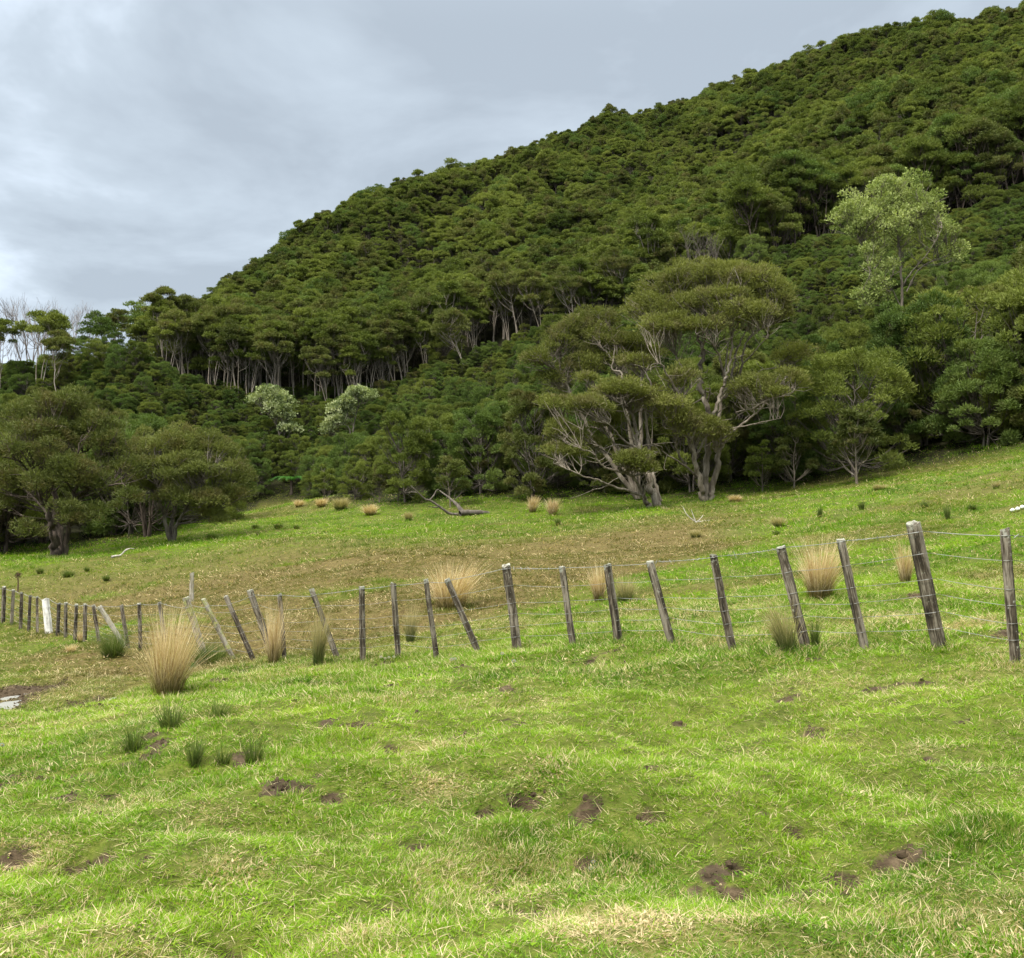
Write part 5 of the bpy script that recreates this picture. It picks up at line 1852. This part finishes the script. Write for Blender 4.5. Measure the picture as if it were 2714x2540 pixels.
flowering(745, 1185, 93, [(715, 1065, 45, 24, 0, 12), (750, 1090, 34, 26, -.3, 9), (765, 1130, 22, 30, -.4, 5), (690, 1075, 22, 16, 0, 4)], 'rounded cream flowering shrub left of the gully bottom', 90)
flowering(930, 1150, 92, [(955, 1050, 36, 20, .2, 10), (915, 1075, 28, 26, 0, 8), (885, 1115, 16, 30, -.2, 6), (870, 1140, 10, 14, -.2, 2)], 'slanting cream flowering shrub right of the gully bottom', 91)

# ---- leafless trees and dark trees on the left skyline
def bare_tree(seed, H):
    rng = np.random.default_rng(seed)
    T = Acc()

    def grow(p, dirv, ln, r_, lev):
        m_ = 4
        pa = [p]
        dv = dirv.copy()
        for _ in range(m_ - 1):
            dv = dv + rng.normal(size=3) * .10 + np.array([0, 0, .05])
            dv /= np.linalg.norm(dv)
            pa.append(pa[-1] + dv * ln / (m_ - 1))
        T.add(*tube(pa, np.linspace(r_, r_ * .6, m_), 5 if lev < 2 else 3))
        if lev >= 5:
            return
        for _ in range(3 if lev < 4 else 2):
            sd_ = rng.normal(size=3)
            sd_[2] = abs(sd_[2]) * .4
            nd = dv + sd_ * .42
            nd /= np.linalg.norm(nd)
            grow(pa[-1] if rng.random() < .6 else pa[-2], nd, ln * rng.uniform(.62, .85), r_ * .58, lev + 1)
    grow(np.array([0, 0, -.3]), np.array([0, 0, 1.0]), H * .27, H * .014, 0)
    V, Fs, _ = T.arrays()
    V = V * (H / V[:, 2].max()) * np.array([.8, .8, 1])
    return make_mesh('branches', V, Fs, M_TWIG, smooth=True)


bms = [bare_tree(300 + k, 8.0) for k in range(3)]
for k, (px, pyt, d, lb) in enumerate([(15, 800, 118, 'leafless pale tree at the left edge of the skyline'), (62, 790, 121, 'tallest leafless pale tree behind the dark skyline tree'), (105, 800, 117, 'leafless pale tree just right of the dark skyline tree top'),
                                      (160, 822, 120, 'leafless pale tree in the gap of the left skyline'), (195, 812, 116, 'leafless pale tree right of the skyline gap'), (228, 830, 119, 'rightmost leafless pale tree beside the rising hill')]):
    x = (px - CX) / F * d
    z0 = gz(x, d)
    H = P(px, pyt - 14, d)[2] - z0
    root = empty('bare_tree', (x, d, z0), lb, 'tree', 'leafless trees on the left skyline', k * 1.3, H / 8.0 * 1.02)
    link('branches', bms[k % 3], root)
dmesh = [m_.copy() for m_ in bms[:2]]
for m_ in dmesh:
    m_.materials.clear()
    m_.materials.append(M_BARKM)
for k, (px, pyt, d, lb) in enumerate([(1835, 535, 100.5, 'grey dead tree at the stand edge above the big domed tree'), (1875, 560, 100, 'second grey dead tree, right of the first above the big domed tree'), (2310, 400, 104, 'grey dead stems in the upper stand left of the pale tree top')]):
    x = (px - CX) / F * d
    z0 = gz(x, d)
    root = empty('dead_tree', (x, d, z0), lb, 'tree', 'grey dead trees on the slope', k * 2.1, (P(px, pyt + 45, d)[2] - z0) / 8.0)
    link('branches', dmesh[k % 2], root)
for k, (px, pyt, d, key, pk, lb) in enumerate([(100, 812, 100, 'kanuka', 5, 'dark flat crowned tree standing against the sky on the left'), 
                                               (-6, 838, 100, 'kanuka', 1, 'dark tree cut by the left picture edge on the skyline'), (150, 868, 99, 'kanuka', 0, 'low dark crown right of the dark skyline tree'),
                                               (268, 815, 112, 'canopy', 3, 'rounded dark tree on the skyline where the hill begins to rise'), (310, 812, 116, 'canopy', 1, 'second rounded tree where the skyline begins to rise'), (352, 790, 122, 'canopy', 3, 'dark rounded tree below the steep left end of the ridge')]):
    x = (px - CX) / F * d
    z0 = gz(x, d)
    H = P(px, pyt, d)[2] - z0
    ph = 8.2 if key == 'kanuka' else 7.0
    put_tree('skyline_tree', key, pk, x, d, H / ph, k * .9, lb, 'tree', 'dark trees on the left skyline')
# little tree sticking out of the right ridge
d = 205
x = (2199 - CX) / F * d
H = P(2199, 118, d)[2] - gz(x, d)
put_tree('skyline_tree', 'sapling', 1, x, d, H / 3.0 * 1.0, 0, 'small dark tree standing up alone on the right skyline', 'tree', None, 1.0)
bpy.data.objects  # noqa

# ---- fern at the gully mouth
b = P(772, 1285, 86)
b[2] = gz(b[0], b[1])
root = empty('tree_fern', b, 'dark green fern with arching fronds in the shade of the gully', 'fern')
V, Fq = tube([(0, 0, -.2), (.03, 0, .5), (0, 0, 1.1)], [.14, .11, .12], 8)
link('trunk', make_mesh('trunk', V, Fq, M_BARKD, smooth=True), root)
rng = np.random.default_rng(31)
for k in range(12):
    a = k * 2 * math.pi / 12 + rng.normal() * .15
    T = Acc()
    spn = np.array([[math.cos(a) * t * 1.7, math.sin(a) * t * 1.7, 1.1 + 1.3 * t - 1.25 * t * t] for t in np.linspace(0, 1, 14)])
    T.add(*tube(spn, np.linspace(.02, .006, 14), 4), .3)
    sidev = np.array([-math.sin(a), math.cos(a), 0])
    for j in range(1, 14):
        w_ = .32 * math.sin(math.pi * min(1, (j / 13) * .8 + .12))
        for s_ in (-1, 1):
            p0 = spn[j]
            fwd = (spn[j] - spn[j - 1])
            p1 = p0 + sidev * s_ * w_ + fwd * .9 - np.array([0, 0, .06])
            T.add([p0, p0 + fwd * .35, p1, p0 - fwd * .35 + (p1 - p0) * .3], [(0, 1, 2, 3)], rng.random())
    V, Fs, A = T.arrays()
    link('frond', make_mesh('frond', V, Fs, M_FERN, dict(rnd=A)), root)
